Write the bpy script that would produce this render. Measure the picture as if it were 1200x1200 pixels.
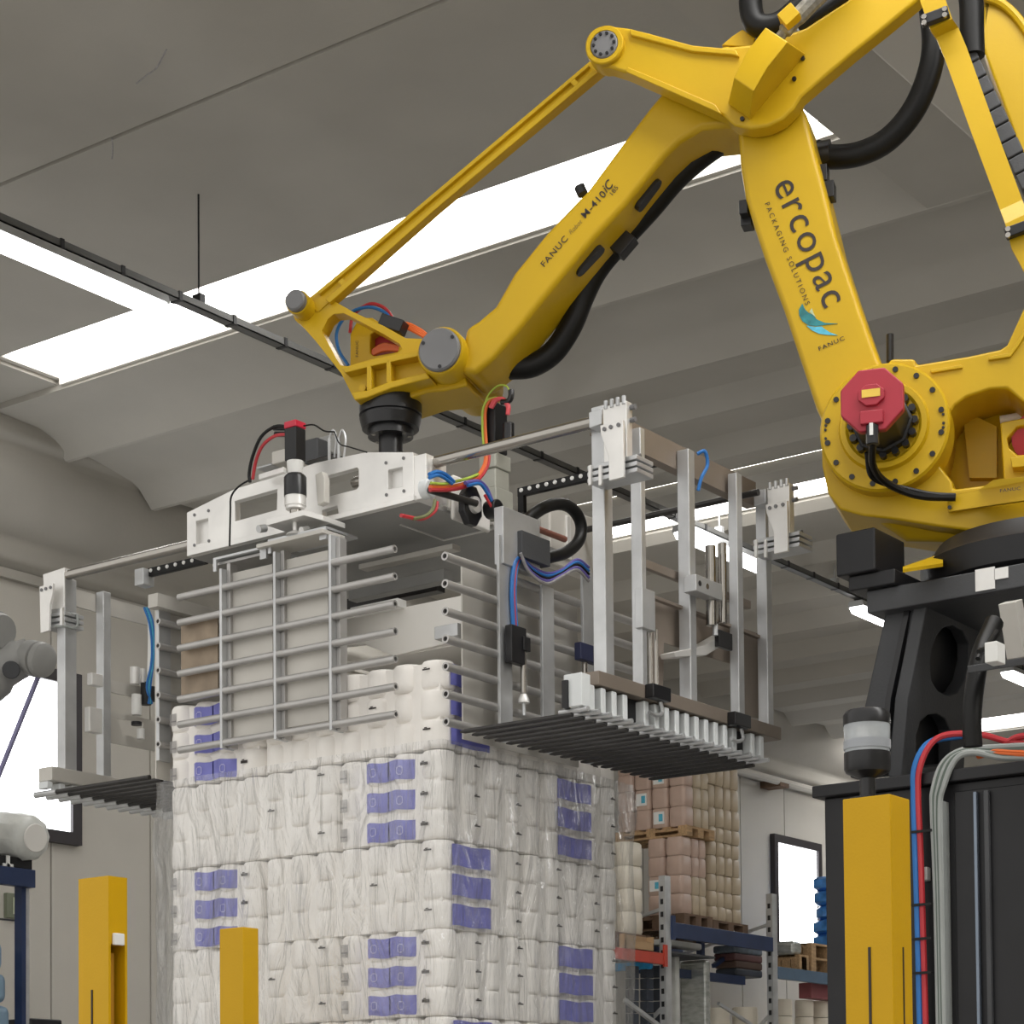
import bpy, bmesh, math, random
from mathutils import Vector as V, Matrix
random.seed(7)
SC = bpy.context.scene
COL = SC.collection
for o in list(bpy.data.objects):
    bpy.data.objects.remove(o)

# ------------------------------------------------------------------ camera
FPX, PPX, PPY = 2510.0, 600.0, 1255.0
CAM = V((0, 0, 1.2))
AZ, PITCH, ROLL = math.radians(36.4), math.radians(2.2), math.radians(0.51)
F0 = V((math.cos(AZ), math.sin(AZ), 0))
R0 = V((math.sin(AZ), -math.cos(AZ), 0))
Fc = F0 * math.cos(PITCH) + V((0, 0, 1)) * math.sin(PITCH)
Uc0 = R0.cross(Fc)
Rc = R0 * math.cos(ROLL) - Uc0 * math.sin(ROLL)
Uc = Uc0 * math.cos(ROLL) + R0 * math.sin(ROLL)
cd = bpy.data.cameras.new('camera')
cd.sensor_width = 36
cd.lens = FPX / 1200 * 36
cd.shift_y = (PPY - 600) / 1200
cd.clip_end = 200
cam = bpy.data.objects.new('camera', cd)
cam.matrix_world = Matrix(((Rc.x, Uc.x, -Fc.x, CAM.x), (Rc.y, Uc.y, -Fc.y, CAM.y), (Rc.z, Uc.z, -Fc.z, CAM.z), (0, 0, 0, 1)))
COL.objects.link(cam)
SC.camera = cam

# ------------------------------------------------------------------ light and exposure
SC.view_settings.view_transform = 'Standard'
SC.view_settings.look = 'None'
SC.view_settings.exposure = 0.0
SC.view_settings.gamma = 1
SC.view_settings.use_curve_mapping = False
wd = bpy.data.worlds.new('world')
SC.world = wd
wd.use_nodes = True
WBG = wd.node_tree.nodes['Background']
WBG.inputs['Color'].default_value = (1.0, 0.975, 0.93, 1)      # even overcast daylight
WBG.inputs['Strength'].default_value = 1.08
SKYLIGHT, LAMP, WINDOW = 8.0, 9.0, 5.0                        # strength of skylights, tubes, windows

# ------------------------------------------------------------------ measuring helpers
def ray(u, v):
    return Rc * ((u - PPX) / FPX) + Uc * ((PPY - v) / FPX) + Fc
def at_x(u, v, x):
    r = ray(u, v); return CAM + r * ((x - CAM.x) / r.x)
def at_y(u, v, y):
    r = ray(u, v); return CAM + r * ((y - CAM.y) / r.y)
def at_z(u, v, z):
    r = ray(u, v); return CAM + r * ((z - CAM.z) / r.z)
X, Y, Z = V((1, 0, 0)), V((0, 1, 0)), V((0, 0, 1))

# ------------------------------------------------------------------ materials
MATS = {}
def mat(name, col, rough=0.5, metal=0.0, var=0.08, scale=6.0, bump=0.0, bscale=40.0, emit=0.0, alpha=1.0, coat=0.0, stretch=None, spec=0.5):
    if name in MATS: return MATS[name]
    m = bpy.data.materials.new(name); m.use_nodes = True
    nt = m.node_tree; b = nt.nodes['Principled BSDF']
    b.inputs['Roughness'].default_value = rough
    b.inputs['Metallic'].default_value = metal
    b.inputs['Coat Weight'].default_value = coat
    b.inputs['Specular IOR Level'].default_value = spec
    tc = nt.nodes.new('ShaderNodeTexCoord'); mp = nt.nodes.new('ShaderNodeMapping')
    nt.links.new(tc.outputs['Object'], mp.inputs['Vector'])
    if stretch: mp.inputs['Scale'].default_value = stretch
    n = nt.nodes.new('ShaderNodeTexNoise'); n.inputs['Scale'].default_value = scale; n.inputs['Detail'].default_value = 4
    nt.links.new(mp.outputs['Vector'], n.inputs['Vector'])
    rp = nt.nodes.new('ShaderNodeValToRGB')
    a = [max(0, c * (1 - var)) for c in col]; z = [min(1, c * (1 + var)) for c in col]
    rp.color_ramp.elements[0].position = 0.3; rp.color_ramp.elements[1].position = 0.7
    rp.color_ramp.elements[0].color = (*a, 1); rp.color_ramp.elements[1].color = (*z, 1)
    nt.links.new(n.outputs['Fac'], rp.inputs['Fac'])
    nt.links.new(rp.outputs['Color'], b.inputs['Base Color'])
    if bump:
        n2 = nt.nodes.new('ShaderNodeTexNoise'); n2.inputs['Scale'].default_value = bscale; n2.inputs['Detail'].default_value = 3
        nt.links.new(mp.outputs['Vector'], n2.inputs['Vector'])
        bp = nt.nodes.new('ShaderNodeBump'); bp.inputs['Strength'].default_value = bump; bp.inputs['Distance'].default_value = 0.01
        nt.links.new(n2.outputs['Fac'], bp.inputs['Height']); nt.links.new(bp.outputs['Normal'], b.inputs['Normal'])
    if emit:
        b.inputs['Emission Color'].default_value = (*col, 1); b.inputs['Emission Strength'].default_value = emit
    if alpha < 1: b.inputs['Alpha'].default_value = alpha
    MATS[name] = m
    return m

concrete = mat('concrete', (0.42, 0.40, 0.36), 0.9, var=0.05, scale=1.6, bump=0.12, bscale=30)
wallmat = mat('wall paint', (0.56, 0.535, 0.485), 0.8, var=0.03, scale=2, bump=0.05, bscale=60)
floormat = mat('floor', (0.42, 0.41, 0.39), 0.45, var=0.1, scale=1.5)
yellow = mat('robot yellow', (0.56, 0.355, 0.007), 0.38, var=0.05, scale=3, bump=0.03, bscale=90, coat=0.04, spec=0.35)
yellow2 = mat('guard yellow', (0.62, 0.355, 0.003), 0.42, var=0.04, scale=4, bump=0.08, bscale=160, spec=0.28)
black = mat('black paint', (0.012, 0.012, 0.014), 0.45, var=0.2, scale=5, spec=0.4)
blackm = mat('black machined', (0.012, 0.012, 0.014), 0.32, var=0.2, scale=8)
rubber = mat('black hose', (0.005, 0.005, 0.005), 0.45, var=0.2, scale=10, spec=0.3)
charcoal = mat('charcoal paint', (0.055, 0.057, 0.062), 0.55, var=0.15, scale=4, bump=0.1, bscale=120)
grey_cap = mat('grey plastic', (0.17, 0.17, 0.175), 0.5, var=0.06)
alu = mat('milled aluminium', (0.80, 0.79, 0.77), 0.42, 0.55, var=0.10, scale=5, bump=0.06, bscale=25)
galv = mat('galvanised steel', (0.56, 0.57, 0.58), 0.42, 0.65, var=0.14, scale=7, bump=0.05, bscale=50)
steel = mat('grey steel tube', (0.47, 0.46, 0.45), 0.40, 0.6, var=0.10, scale=8)
chrome = mat('polished shaft', (0.40, 0.38, 0.35), 0.2, 0.95, var=0.04)
darksteel = mat('dark steel rod', (0.05, 0.048, 0.047), 0.32, 0.6, var=0.2, scale=9)
sheet = mat('grey sheet', (0.56, 0.54, 0.50), 0.5, 0.15, var=0.12, scale=3)
white = mat('white plate', (0.80, 0.78, 0.74), 0.5, var=0.03, scale=3)
red = mat('motor red', (0.40, 0.025, 0.045), 0.45, var=0.06)
bluec = mat('blue cable', (0.02, 0.16, 0.48), 0.4, var=0.1)
redc = mat('red cable', (0.50, 0.03, 0.04), 0.4, var=0.1)
orangec = mat('orange cable', (0.75, 0.15, 0.03), 0.45, var=0.1)
greyc = mat('grey cable', (0.33, 0.35, 0.34), 0.5, var=0.1)
greenc = mat('green yellow wire', (0.45, 0.60, 0.08), 0.45, var=0.1)
purplec = mat('violet cable', (0.13, 0.10, 0.36), 0.45, var=0.1)
woodm = mat('pallet wood', (0.42, 0.27, 0.14), 0.8, var=0.25, scale=9, stretch=(1, 6, 6))
darkwood = mat('dark pallet wood', (0.16, 0.10, 0.065), 0.85, var=0.25, scale=9)
paperw = mat('white tissue', (0.94, 0.91, 0.87), 0.75, var=0.04, scale=9, bump=0.12, bscale=35)
bluep = mat('blue print', (0.20, 0.205, 0.60), 0.40, var=0.12, scale=16)
inkm = mat('black ink', (0.03, 0.022, 0.02), 0.6, var=0.1)
inkgrey = mat('grey ink', (0.30, 0.29, 0.29), 0.6, var=0.2, scale=40)
teal = mat('teal print', (0.02, 0.20, 0.22), 0.5, var=0.3, scale=40)
lightblue = mat('light blue print', (0.09, 0.45, 0.62), 0.5, var=0.2, scale=40)
framem = mat('dark window frame', (0.035, 0.030, 0.034), 0.5, var=0.1)
glow = mat('skylight panel', (1.0, 0.985, 0.96), 0.6, var=0.0, emit=SKYLIGHT)
tube_glow = mat('lit tube cover', (1.0, 0.985, 0.97), 0.4, var=0.0, emit=LAMP)
win_glow = mat('bright window', (0.96, 0.98, 1.0), 0.3, var=0.0, emit=WINDOW)
rackblue = mat('rack blue', (0.018, 0.035, 0.10), 0.4, var=0.12)
rackred = mat('rack red', (0.52, 0.06, 0.035), 0.45, var=0.1)
carton = mat('cardboard', (0.43, 0.28, 0.15), 0.8, var=0.08)
packpink = mat('pinkish bale', (0.52, 0.38, 0.31), 0.4, var=0.10, scale=5, bump=0.3, bscale=9)
packtan = mat('tan bale', (0.50, 0.41, 0.29), 0.42, var=0.10, scale=5, bump=0.3, bscale=9)
packcream = mat('cream bale', (0.74, 0.68, 0.57), 0.42, var=0.06, scale=5, bump=0.3, bscale=9)
silver = mat('silver wrap', (0.50, 0.52, 0.50), 0.22, 0.5, var=0.25, scale=9, bump=0.9, bscale=7, stretch=(1, 1, 3))
bluebag = mat('blue bag', (0.07, 0.29, 0.80), 0.3, var=0.35, scale=9, bump=0.8, bscale=10)
palebag = mat('pale blue bag', (0.20, 0.30, 0.40), 0.35, var=0.2, scale=6, bump=0.5, bscale=9)
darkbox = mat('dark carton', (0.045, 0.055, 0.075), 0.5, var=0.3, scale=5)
dirtyred = mat('faded red carton', (0.30, 0.09, 0.10), 0.6, var=0.1)
gunmetal = mat('grey robot paint', (0.30, 0.30, 0.29), 0.5, var=0.06)
cover = mat('translucent cover', (0.62, 0.63, 0.60), 0.3, var=0.1, scale=8, bump=0.5, bscale=14)
clearp = mat('clear lens', (0.75, 0.80, 0.84), 0.12, var=0.08, scale=30, alpha=0.55)
whitep = mat('white plastic', (0.80, 0.80, 0.78), 0.4, var=0.03)
ceramic = mat('pale guide block', (0.72, 0.75, 0.76), 0.35, var=0.05)
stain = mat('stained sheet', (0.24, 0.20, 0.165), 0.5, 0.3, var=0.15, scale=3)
labely = mat('yellow label', (0.80, 0.55, 0.08), 0.5, var=0.05)

# ------------------------------------------------------------------ mesh helpers
def cat_rom(pts, n):
    pts = [V(p) for p in pts]
    if n <= 1 or len(pts) < 3: return pts
    P = [pts[0] * 2 - pts[1]] + pts + [pts[-1] * 2 - pts[-2]]
    out = []
    for i in range(1, len(P) - 2):
        a, b, c, d = P[i - 1], P[i], P[i + 1], P[i + 2]
        for k in range(n):
            t = k / n
            out.append(0.5 * ((2 * b) + (c - a) * t + (2 * a - 5 * b + 4 * c - d) * t * t + (3 * b - a - 3 * c + d) * t ** 3))
    out.append(pts[-1]); return out

class MB:
    def __init__(s): s.v = []; s.f = []
    def add(s, vs, fs):
        n = len(s.v); s.v += [V(p) for p in vs]; s.f += [tuple(i + n for i in f) for f in fs]; return s
    def hexa(s, b, t):      # bottom loop, top loop (4 each)
        return s.add(list(b) + list(t), [(3, 2, 1, 0), (4, 5, 6, 7), (0, 1, 5, 4), (1, 2, 6, 5), (2, 3, 7, 6), (3, 0, 4, 7)])
    def box(s, a, b):
        x0, x1 = sorted((a[0], b[0])); y0, y1 = sorted((a[1], b[1])); z0, z1 = sorted((a[2], b[2]))
        return s.hexa([(x0, y0, z0), (x1, y0, z0), (x1, y1, z0), (x0, y1, z0)], [(x0, y0, z1), (x1, y0, z1), (x1, y1, z1), (x0, y1, z1)])
    def obox(s, c, hx, hy, hz):   # oriented box, half-extent vectors
        c = V(c)
        return s.hexa([c - hx - hy - hz, c + hx - hy - hz, c + hx + hy - hz, c - hx + hy - hz], [c - hx - hy + hz, c + hx - hy + hz, c + hx + hy + hz, c - hx + hy + hz])
    def bar(s, p, q, w, h, up=Z):  # rectangular bar from p to q; w sideways, h along up
        p, q = V(p), V(q); d = q - p; side = d.cross(up).normalized(); u = side.cross(d).normalized()
        return s.obox((p + q) / 2, d / 2, side * w / 2, u * h / 2)
    def cyl(s, p, q, r, n=16, r2=None, cap=True):
        p, q = V(p), V(q); d = (q - p).normalized(); r2 = r if r2 is None else r2
        a = d.orthogonal().normalized(); b = d.cross(a)
        vs = []
        for c, rr in ((p, r), (q, r2)):
            for i in range(n):
                t = 2 * math.pi * i / n; vs.append(c + (a * math.cos(t) + b * math.sin(t)) * rr)
        fs = [(i, (i + 1) % n, n + (i + 1) % n, n + i) for i in range(n)]
        if cap: fs += [tuple(range(n - 1, -1, -1)), tuple(range(n, 2 * n))]
        return s.add(vs, fs)
    def lathe(s, p, axis, prof, n=24):  # prof: (distance along axis, radius)
        p = V(p); d = V(axis).normalized(); a = d.orthogonal().normalized(); b = d.cross(a); vs = []
        for h, r in prof:
            for i in range(n):
                t = 2 * math.pi * i / n; vs.append(p + d * h + (a * math.cos(t) + b * math.sin(t)) * max(r, 1e-4))
        fs = []
        for k in range(len(prof) - 1):
            for i in range(n):
                j = (i + 1) % n; fs.append((k * n + i, k * n + j, (k + 1) * n + j, (k + 1) * n + i))
        m = len(prof)
        fs += [tuple(range(n - 1, -1, -1)), tuple(range((m - 1) * n, m * n))]
        return s.add(vs, fs)
    def tube(s, pts, r, n=8, sm=5):
        P = cat_rom(pts, sm); k = len(P); nrm = None; vs = []
        for i, p in enumerate(P):
            d = (P[min(i + 1, k - 1)] - P[max(i - 1, 0)]).normalized()
            nrm = d.orthogonal().normalized() if nrm is None else (nrm - d * nrm.dot(d)).normalized()
            b = d.cross(nrm)
            rr = r[min(len(r) - 1, int(i / (k - 1) * (len(r) - 1) + .5))] if isinstance(r, (list, tuple)) else r
            for j in range(n):
                t = 2 * math.pi * j / n; vs.append(p + (nrm * math.cos(t) + b * math.sin(t)) * rr)
        fs = [(i * n + j, i * n + (j + 1) % n, (i + 1) * n + (j + 1) % n, (i + 1) * n + j) for i in range(k - 1) for j in range(n)]
        fs += [tuple(range(n - 1, -1, -1)), tuple(range((k - 1) * n, k * n))]
        return s.add(vs, fs)
    def pipe(s, p, q, r, wall=0.006, n=14):   # open-ended tube with wall
        p, q = V(p), V(q); d = (q - p).normalized(); a = d.orthogonal().normalized(); b = d.cross(a); vs = []
        for c, rr in ((p, r - wall), (p, r), (q, r), (q, r - wall)):
            for i in range(n):
                t = 2 * math.pi * i / n; vs.append(c + (a * math.cos(t) + b * math.sin(t)) * rr)
        fs = []
        for k in range(4):
            for i in range(n):
                j = (i + 1) % n; fs.append((k * n + i, k * n + j, ((k + 1) % 4) * n + j, ((k + 1) % 4) * n + i))
        return s.add(vs, fs)
    def prism(s, loop, d, holes=()):
        """loop (and hole loops): flat 3-D outlines; extruded by vector d"""
        loop = [V(p) for p in loop]; d = V(d)
        if not holes:
            n = len(loop)
            return s.add(loop + [p + d for p in loop], [tuple(range(n)), tuple(range(2 * n - 1, n - 1, -1))] + [(i, n + i, n + (i + 1) % n, (i + 1) % n) for i in range(n)])
        bm = bmesh.new(); loops = [loop] + [[V(p) for p in h] for h in holes]; es = []; idx = []; allp = []
        for L in loops:
            vv = [bm.verts.new(p) for p in L]; idx.append((len(allp), len(L))); allp += L
            for i in range(len(vv)): es.append(bm.edges.new((vv[i], vv[(i + 1) % len(vv)])))
        bm.verts.index_update()
        bmesh.ops.triangle_fill(bm, use_beauty=True, edges=es)
        tri = [tuple(v.index for v in f.verts) for f in bm.faces]; bm.free(); N = len(allp)
        fs = list(tri) + [tuple(i + N for i in reversed(t)) for t in tri]
        for st, n in idx:
            for i in range(n):
                a, b = st + i, st + (i + 1) % n; fs.append((a, a + N, b + N, b))
        return s.add(allp + [p + d for p in allp], fs)
    def mesh(s, name, sharp=35, flat=False):
        me = bpy.data.meshes.new(name); me.from_pydata([tuple(p) for p in s.v], [], s.f)
        bm = bmesh.new(); bm.from_mesh(me); bmesh.ops.recalc_face_normals(bm, faces=bm.faces); bm.to_mesh(me); bm.free()
        if not flat:
            me.polygons.foreach_set('use_smooth', [True] * len(me.polygons)); me.set_sharp_from_angle(angle=math.radians(sharp))
        return me

WL = {}      # world position of every parent
def link(o, parent=None, loc=(0, 0, 0)):
    COL.objects.link(o); loc = V(loc)
    if parent is not None:
        o.parent = parent; o.location = loc - WL[parent.name]
    else: o.location = loc
    WL[o.name] = loc; return o
def props(o, label=None, cat=None, group=None, kind=None):
    for k, v in (('label', label), ('category', cat), ('group', group), ('kind', kind)):
        if v: o[k] = v
    return o
def root(name, loc, label, cat, group=None):
    return props(link(bpy.data.objects.new(name, None), None, loc), label, cat, group)
def obj(name, mb, m, parent=None, bevel=0, seg=2, label=None, cat=None, group=None, kind=None, loc=None, sharp=35):
    """build the collected shapes (world coordinates) as one object"""
    base = V(loc) if loc is not None else (WL[parent.name] if parent is not None else sum(mb.v, V()) / len(mb.v))
    if loc is None and parent is None:
        zmin = min(p.z for p in mb.v); base = V((base.x, base.y, zmin))
    mb2 = MB(); mb2.v = [p - base for p in mb.v]; mb2.f = mb.f
    me = mb2.mesh(name, sharp); me.materials.append(m)
    o = link(bpy.data.objects.new(name, me), parent, base)
    if bevel:
        b = o.modifiers.new('bevel', 'BEVEL'); b.width = bevel; b.segments = seg; b.limit_method = 'ANGLE'; b.angle_limit = math.radians(40); b.harden_normals = True
    return props(o, label, cat, group, kind)
def inst(src, parent, loc, rot=None, name=None):
    o = src.copy()
    if name: o.name = name
    for k in ('label',):
        if k in o and parent is not None: pass
    link(o, parent, loc)
    if rot is not None: o.rotation_euler = rot
    return o
def text(name, body, size, M4, m, parent, bold=0.0, spacing=1.0, ext=0.0008, shear=0.0):
    cu = bpy.data.curves.new(name, 'FONT'); cu.body = body; cu.size = size; cu.extrude = ext; cu.offset = bold; cu.space_character = spacing
    cu.align_x = 'LEFT'; cu.align_y = 'BOTTOM_BASELINE'; cu.resolution_u = 4; cu.shear = shear
    t = bpy.data.objects.new('tmp', cu); me = bpy.data.meshes.new_from_object(t); bpy.data.objects.remove(t)
    base = WL[parent.name] if parent is not None else V()
    me.transform(Matrix.Translation(-base) @ M4); me.materials.clear(); me.materials.append(m); me.name = name
    return link(bpy.data.objects.new(name, me), parent, base)
def frame4(o, x, y):
    x = V(x).normalized(); z = x.cross(V(y)).normalized(); y = z.cross(x)
    return Matrix(((x.x, y.x, z.x, o[0]), (x.y, y.y, z.y, o[1]), (x.z, y.z, z.z, o[2]), (0, 0, 0, 1)))

# ================================================================== THE HALL
H0 = CAM.z
YW = 12.0            # far wall
obj('floor', MB().box((-6, -6, -0.12), (30, 14, 0)), floormat, kind='structure', label='grey concrete factory floor')
# far wall: sheet panels with open joints
wall = obj('wall_far', MB().box((2, YW + 0.03, 0), (30, YW + 0.25, H0 + 4.9)), wallmat, kind='structure', label='pale grey panel wall at the back of the hall')
px = 4.6
first = None
while px < 29:
    if first is None:
        first = obj('wall_panel', MB().box((px + 0.006, YW, 0), (px + 0.994, YW + 0.03, H0 + 4.2)), wallmat, wall, bevel=0.006, loc=(px, YW, 0))
    else:
        inst(first, wall, (px, YW, 0))
    px += 1.0
trim = obj('trim_1', MB().box((2, YW - 0.05, H0 + 4.17), (30, YW + 0.03, H0 + 4.24)), concrete, kind='structure', label='narrow ledge along the top of the far wall')
# girder on top of the far wall
gp = [(YW + 0.25, 4.24), (YW - 0.02, 4.24), (YW - 0.10, 4.30), (YW - 0.10, 4.44), (YW - 0.26, 4.55), (YW - 0.42, 4.86), (YW - 0.42, 4.98), (YW - 0.5, 5.04), (YW - 0.5, 5.6), (YW + 0.25, 5.6)]
obj('beam_far', MB().prism([(2, y, H0 + z) for y, z in gp], (28, 0, 0)), concrete, kind='structure', bevel=0.03, label='concrete edge girder above the far wall')
# ribbed concrete roof elements: a profile in x, drawn out along y
def roof(name, prof, y0, y1, label):
    m = MB(); n = len(prof)
    low = [(x, H0 + z) for x, z in prof]; top = [(x, H0 + z + 0.10) for x, z in reversed(prof)]
    m.prism([(x, y0, z) for x, z in low + top], (0, y1 - y0, 0))
    return obj(name, m, concrete, kind='structure', label=label, sharp=22)
YA, YB = 4.22, YW - 0.45
roof('ceiling_1', [(4.2, 5.62), (4.9, 5.60), (5.5, 5.53), (6.1, 5.42), (6.7, 5.35), (7.3, 5.31), (7.597, 5.30)], YA, YB, 'concrete roof element left of the dark seam')
roof('ceiling_2', [(7.627, 5.30), (8.2, 5.30), (8.7, 5.27), (9.12, 5.215)], YA, YB, 'concrete roof element between the seam and the skylight')
roof('ceiling_3', [(9.65, 5.15), (10.05, 5.135), (10.20, 5.09), (10.29, 5.035), (10.335, 4.985), (10.37, 4.985), (10.43, 5.06), (10.98, 5.00), (11.06, 4.96), (11.18, 4.835), (11.22, 4.835), (11.28, 4.95),
      (11.83, 4.95), (11.90, 4.92), (11.99, 4.842), (12.03, 4.842), (12.08, 4.95), (12.66, 4.95), (12.73, 4.92), (12.82, 4.845), (12.86, 4.845), (12.92, 4.86), (13.12, 4.86)], YA, YB, 'ribbed concrete roof element beyond the skylight')
far = [(14.10, 4.86), (14.2, 4.80), (14.24, 4.80), (14.3, 4.86)]
x = 15.1
while x < 22:
    far += [(x, 4.86), (x + 0.18, 4.74), (x + 0.22, 4.74), (x + 0.28, 4.86)]
    x += 0.95
far += [(22.4, 4.86)]
roof('ceiling_4', far, YA, YB, 'ribbed concrete roof element over the storage racks')
roof('ceiling_5', [(23.3, 4.85), (24.6, 4.85), (24.8, 4.74), (24.84, 4.74), (24.9, 4.85), (27, 4.85), (30, 4.85)], -6, YB, 'concrete roof far to the right')
# upstand girder between the bays; near roof and walls added to steer daylight
obj('beam_near', MB().box((2, 3.82, H0 + 4.86), (30, 4.216, H0 + 5.9)), wallmat, kind='structure', bevel=0.03, label='pale concrete girder crossing the roof at upper right')
obj('wall_near_added', MB().box((-6, -6.2, 0), (30, -6, H0 + 5.6)), wallmat, kind='structure', label='unseen wall added behind the viewer to block daylight')
obj('wall_right_added', MB().box((30, -6.2, 0), (30.2, 12.3, H0 + 5.6)), wallmat, kind='structure', label='unseen wall added far to the right to block daylight')
obj('ceiling_7', MB().box((4.2, -6, H0 + 5.3), (4.95, 3.82, H0 + 5.45)).box((6.5, -6, H0 + 5.3), (21.5, 3.82, H0 + 5.45)), wallmat, kind='structure', label='roof added over the near bay to block overhead daylight')
# skylight strips: raised translucent panels with their upstands
def skylight(i, x0, x1, z0, z1, y0, y1, label):
    s = obj('window_%d' % i, MB().box((x0, y0, z0 + H0 + 0.02), (x0 + 0.03, y1, z0 + H0 + 0.22)).box((x1 - 0.03, y0, z1 + H0 + 0.02), (x1, y1, z0 + H0 + 0.22))
            .box((x0, y0 - 0.05, z0 + H0), (x1, y0, z0 + H0 + 0.22)).box((x0, y1, z0 + H0), (x1, y1 + 0.05, z0 + H0 + 0.22)), wallmat, kind='structure', label=label)
    n = max(1, int((y1 - y0) / 1.25)); w = (y1 - y0) / n; f = None
    for k in range(n):
        if f is None: f = obj('pane', MB().box((x0 + .03, y0 + 0.01, H0 + z0 + 0.05), (x1 - .03, y0 + w - 0.002, H0 + z0 + 0.07)), glow, s, loc=(x0, y0, H0 + z0))
        else: inst(f, s, (x0, y0 + k * w, H0 + z0))
    return s
skylight(1, 9.12, 9.65, 5.215, 5.15, 4.88, 10.81, 'long bright roof skylight behind the yellow arm')
obj('ceiling_8', MB().box((9.12, 10.86, H0 + 5.19), (9.65, YB, H0 + 5.3)), concrete, kind='structure', label='closed roof strip at the far end of the skylight')
obj('ceiling_6', MB().box((7.7, 4.216, H0 + 4.99), (10.38, 4.83, H0 + 5.2)), concrete, kind='structure', label='closed roof strip at the near end of the skylight')
skylight(6, 5.0, 6.4, 5.3, 5.3, -5.5, 3.7, 'unseen skylight added in the near bay roof for light')  # added out of view; its glow lights the near bay and robot from above
skylight(2, 13.12, 14.10, 4.86, 4.86, YA + 0.3, YB, 'bright roof skylight and lit web strip further back over the gripper')  # glowing pane also stands in for the brightly lit roof web beside it
skylight(3, 22.4, 23.3, 4.85, 4.85, 0, YB, 'distant bright roof skylight at the right edge')

RP_ = [(4.2, 5.62), (4.9, 5.60), (5.5, 5.53), (6.1, 5.42), (6.7, 5.35), (7.3, 5.31), (7.75, 5.30), (8.2, 5.30), (8.7, 5.27), (9.12, 5.215)]
def on_roof(u, v):
    z = 5.31
    for _ in range(12):
        x = at_z(u, v, H0 + z).x
        for (xa, za), (xb, zb_) in zip(RP_, RP_[1:]):
            if xa <= x <= xb: z = za + (zb_ - za) * (x - xa) / (xb - xa)
    return at_z(u, v, H0 + z - .001)
for k, pts in enumerate((((160, 98), (172, 88), (183, 80), (190, 68), (195, 58)), ((131, 162), (132, 175), (131, 186)))):
    props(obj('roof_crack', MB().tube([on_roof(u, v) for u, v in pts], .004, 5), inkgrey), ('thin curved crack in the concrete roof at upper left', 'short straight crack below the dark roof seam')[k], 'crack')
gut = obj('roof_gutter', MB().box((13.14, YA + .4, H0 + 4.79), (13.50, YB, H0 + 4.87)), concrete, label='pale duct running under the further roof skylight', cat='duct', bevel=.01)
# windows in the far wall
def window(i, x0, x1, z0, z1, label, bars=()):
    fw = 0.09
    s = obj('window_%d' % i, MB().prism([(x0, YW - 0.06, z0), (x1, YW - 0.06, z0), (x1, YW - 0.06, z1), (x0, YW - 0.06, z1)], (0, 0.06, 0),
        [[(x0 + fw, YW - 0.06, z0 + fw), (x1 - fw, YW - 0.06, z0 + fw), (x1 - fw, YW - 0.06, z1 - fw), (x0 + fw, YW - 0.06, z1 - fw)]]), framem, kind='structure', label=label)
    obj('pane', MB().box((x0 + fw, YW - 0.03, z0 + fw), (x1 - fw, YW - 0.015, z1 - fw)), win_glow, s)
    return s
a = at_y(90, 992, YW); b = at_y(90, 800, YW)
window(4, a.x - 2.4, a.x, a.z, b.z + 0.05, 'bright window with dark frame at the left edge')
a = at_y(904, 1112, YW); b = at_y(958, 990, YW)
w5 = window(5, a.x, b.x, a.z - 0.05, b.z, 'bright narrow window behind the storage racks')
# slim pipe down the far wall behind the gripper
p = at_y(205, 900, YW - 0.1)
obj('trim_2', MB().cyl((p.x, YW - 0.05, 0), (p.x, YW - 0.05, H0 + 4.16), 0.035, 10), wallmat, kind='structure', label='slim downpipe on the far wall')
# horizontal service pipe near the top of the wall at right
p = at_y(870, 903, YW - 0.1); q = at_y(975, 935, YW - 0.1)
pi = props(obj('service_pipe', MB().cyl((p.x - 1, YW - 0.22, p.z - 0.05), (p.x + 8, YW - 0.22, p.z - 0.05), 0.045, 10), wallmat), 'thin pale pipe running along the far wall above the right window', 'pipe')
q = at_y(905, 915, YW - .1)
obj('pipe_clip', MB().box((q.x - .1, YW - 0.26, p.z - 0.11), (q.x + .1, YW, p.z - 0.03)), darkwood, pi)
# exit sign on the far wall at the left edge
s = at_y(13, 1062, YW)
ex = obj('exit_sign', MB().box((s.x - 0.07, YW - 0.04, s.z - 0.09), (s.x + 0.07, YW, s.z + 0.09)), mat('sign green grey', (0.18, 0.20, 0.14), 0.5), bevel=0.005,
         label='small dark green sign on the far wall inside the blue rack', cat='sign')
obj('sign_figure', MB().box((s.x - 0.015, YW - 0.045, s.z - 0.06), (s.x + 0.03, YW - 0.04, s.z + 0.06)), mat('sign pale', (0.55, 0.60, 0.42), 0.5), ex)

# cable tray with hanging wires and tube lamps
TY, TZ = 8.24, H0 + 4.67
def tx(u, v): return at_y(u, v, TY).x
x0, x1 = tx(-150, 200), tx(1240, 800)
tray = obj('cable_tray', MB().box((x0, TY - 0.032, TZ - 0.03), (x1, TY + 0.032, TZ - 0.024)).box((x0, TY - 0.032, TZ - 0.03), (x1, TY - 0.027, TZ + 0.012)).box((x0, TY + 0.027, TZ - 0.03), (x1, TY + 0.032, TZ + 0.012)),
           mat('tray metal', (0.13, 0.13, 0.125), 0.5, 0.4), label='long dark cable tray hung under the roof', cat='cable tray')
ck = None
for k in range(34):
    xx = x0 + 0.3 + k * (x1 - x0) / 34
    if ck is None: ck = obj('clip', MB().box((xx - 0.012, TY - 0.036, TZ - 0.034), (xx + 0.012, TY + 0.036, TZ + 0.018)), black, tray, loc=(xx, TY, TZ))
    else: inst(ck, tray, (xx, TY, TZ))
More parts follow.
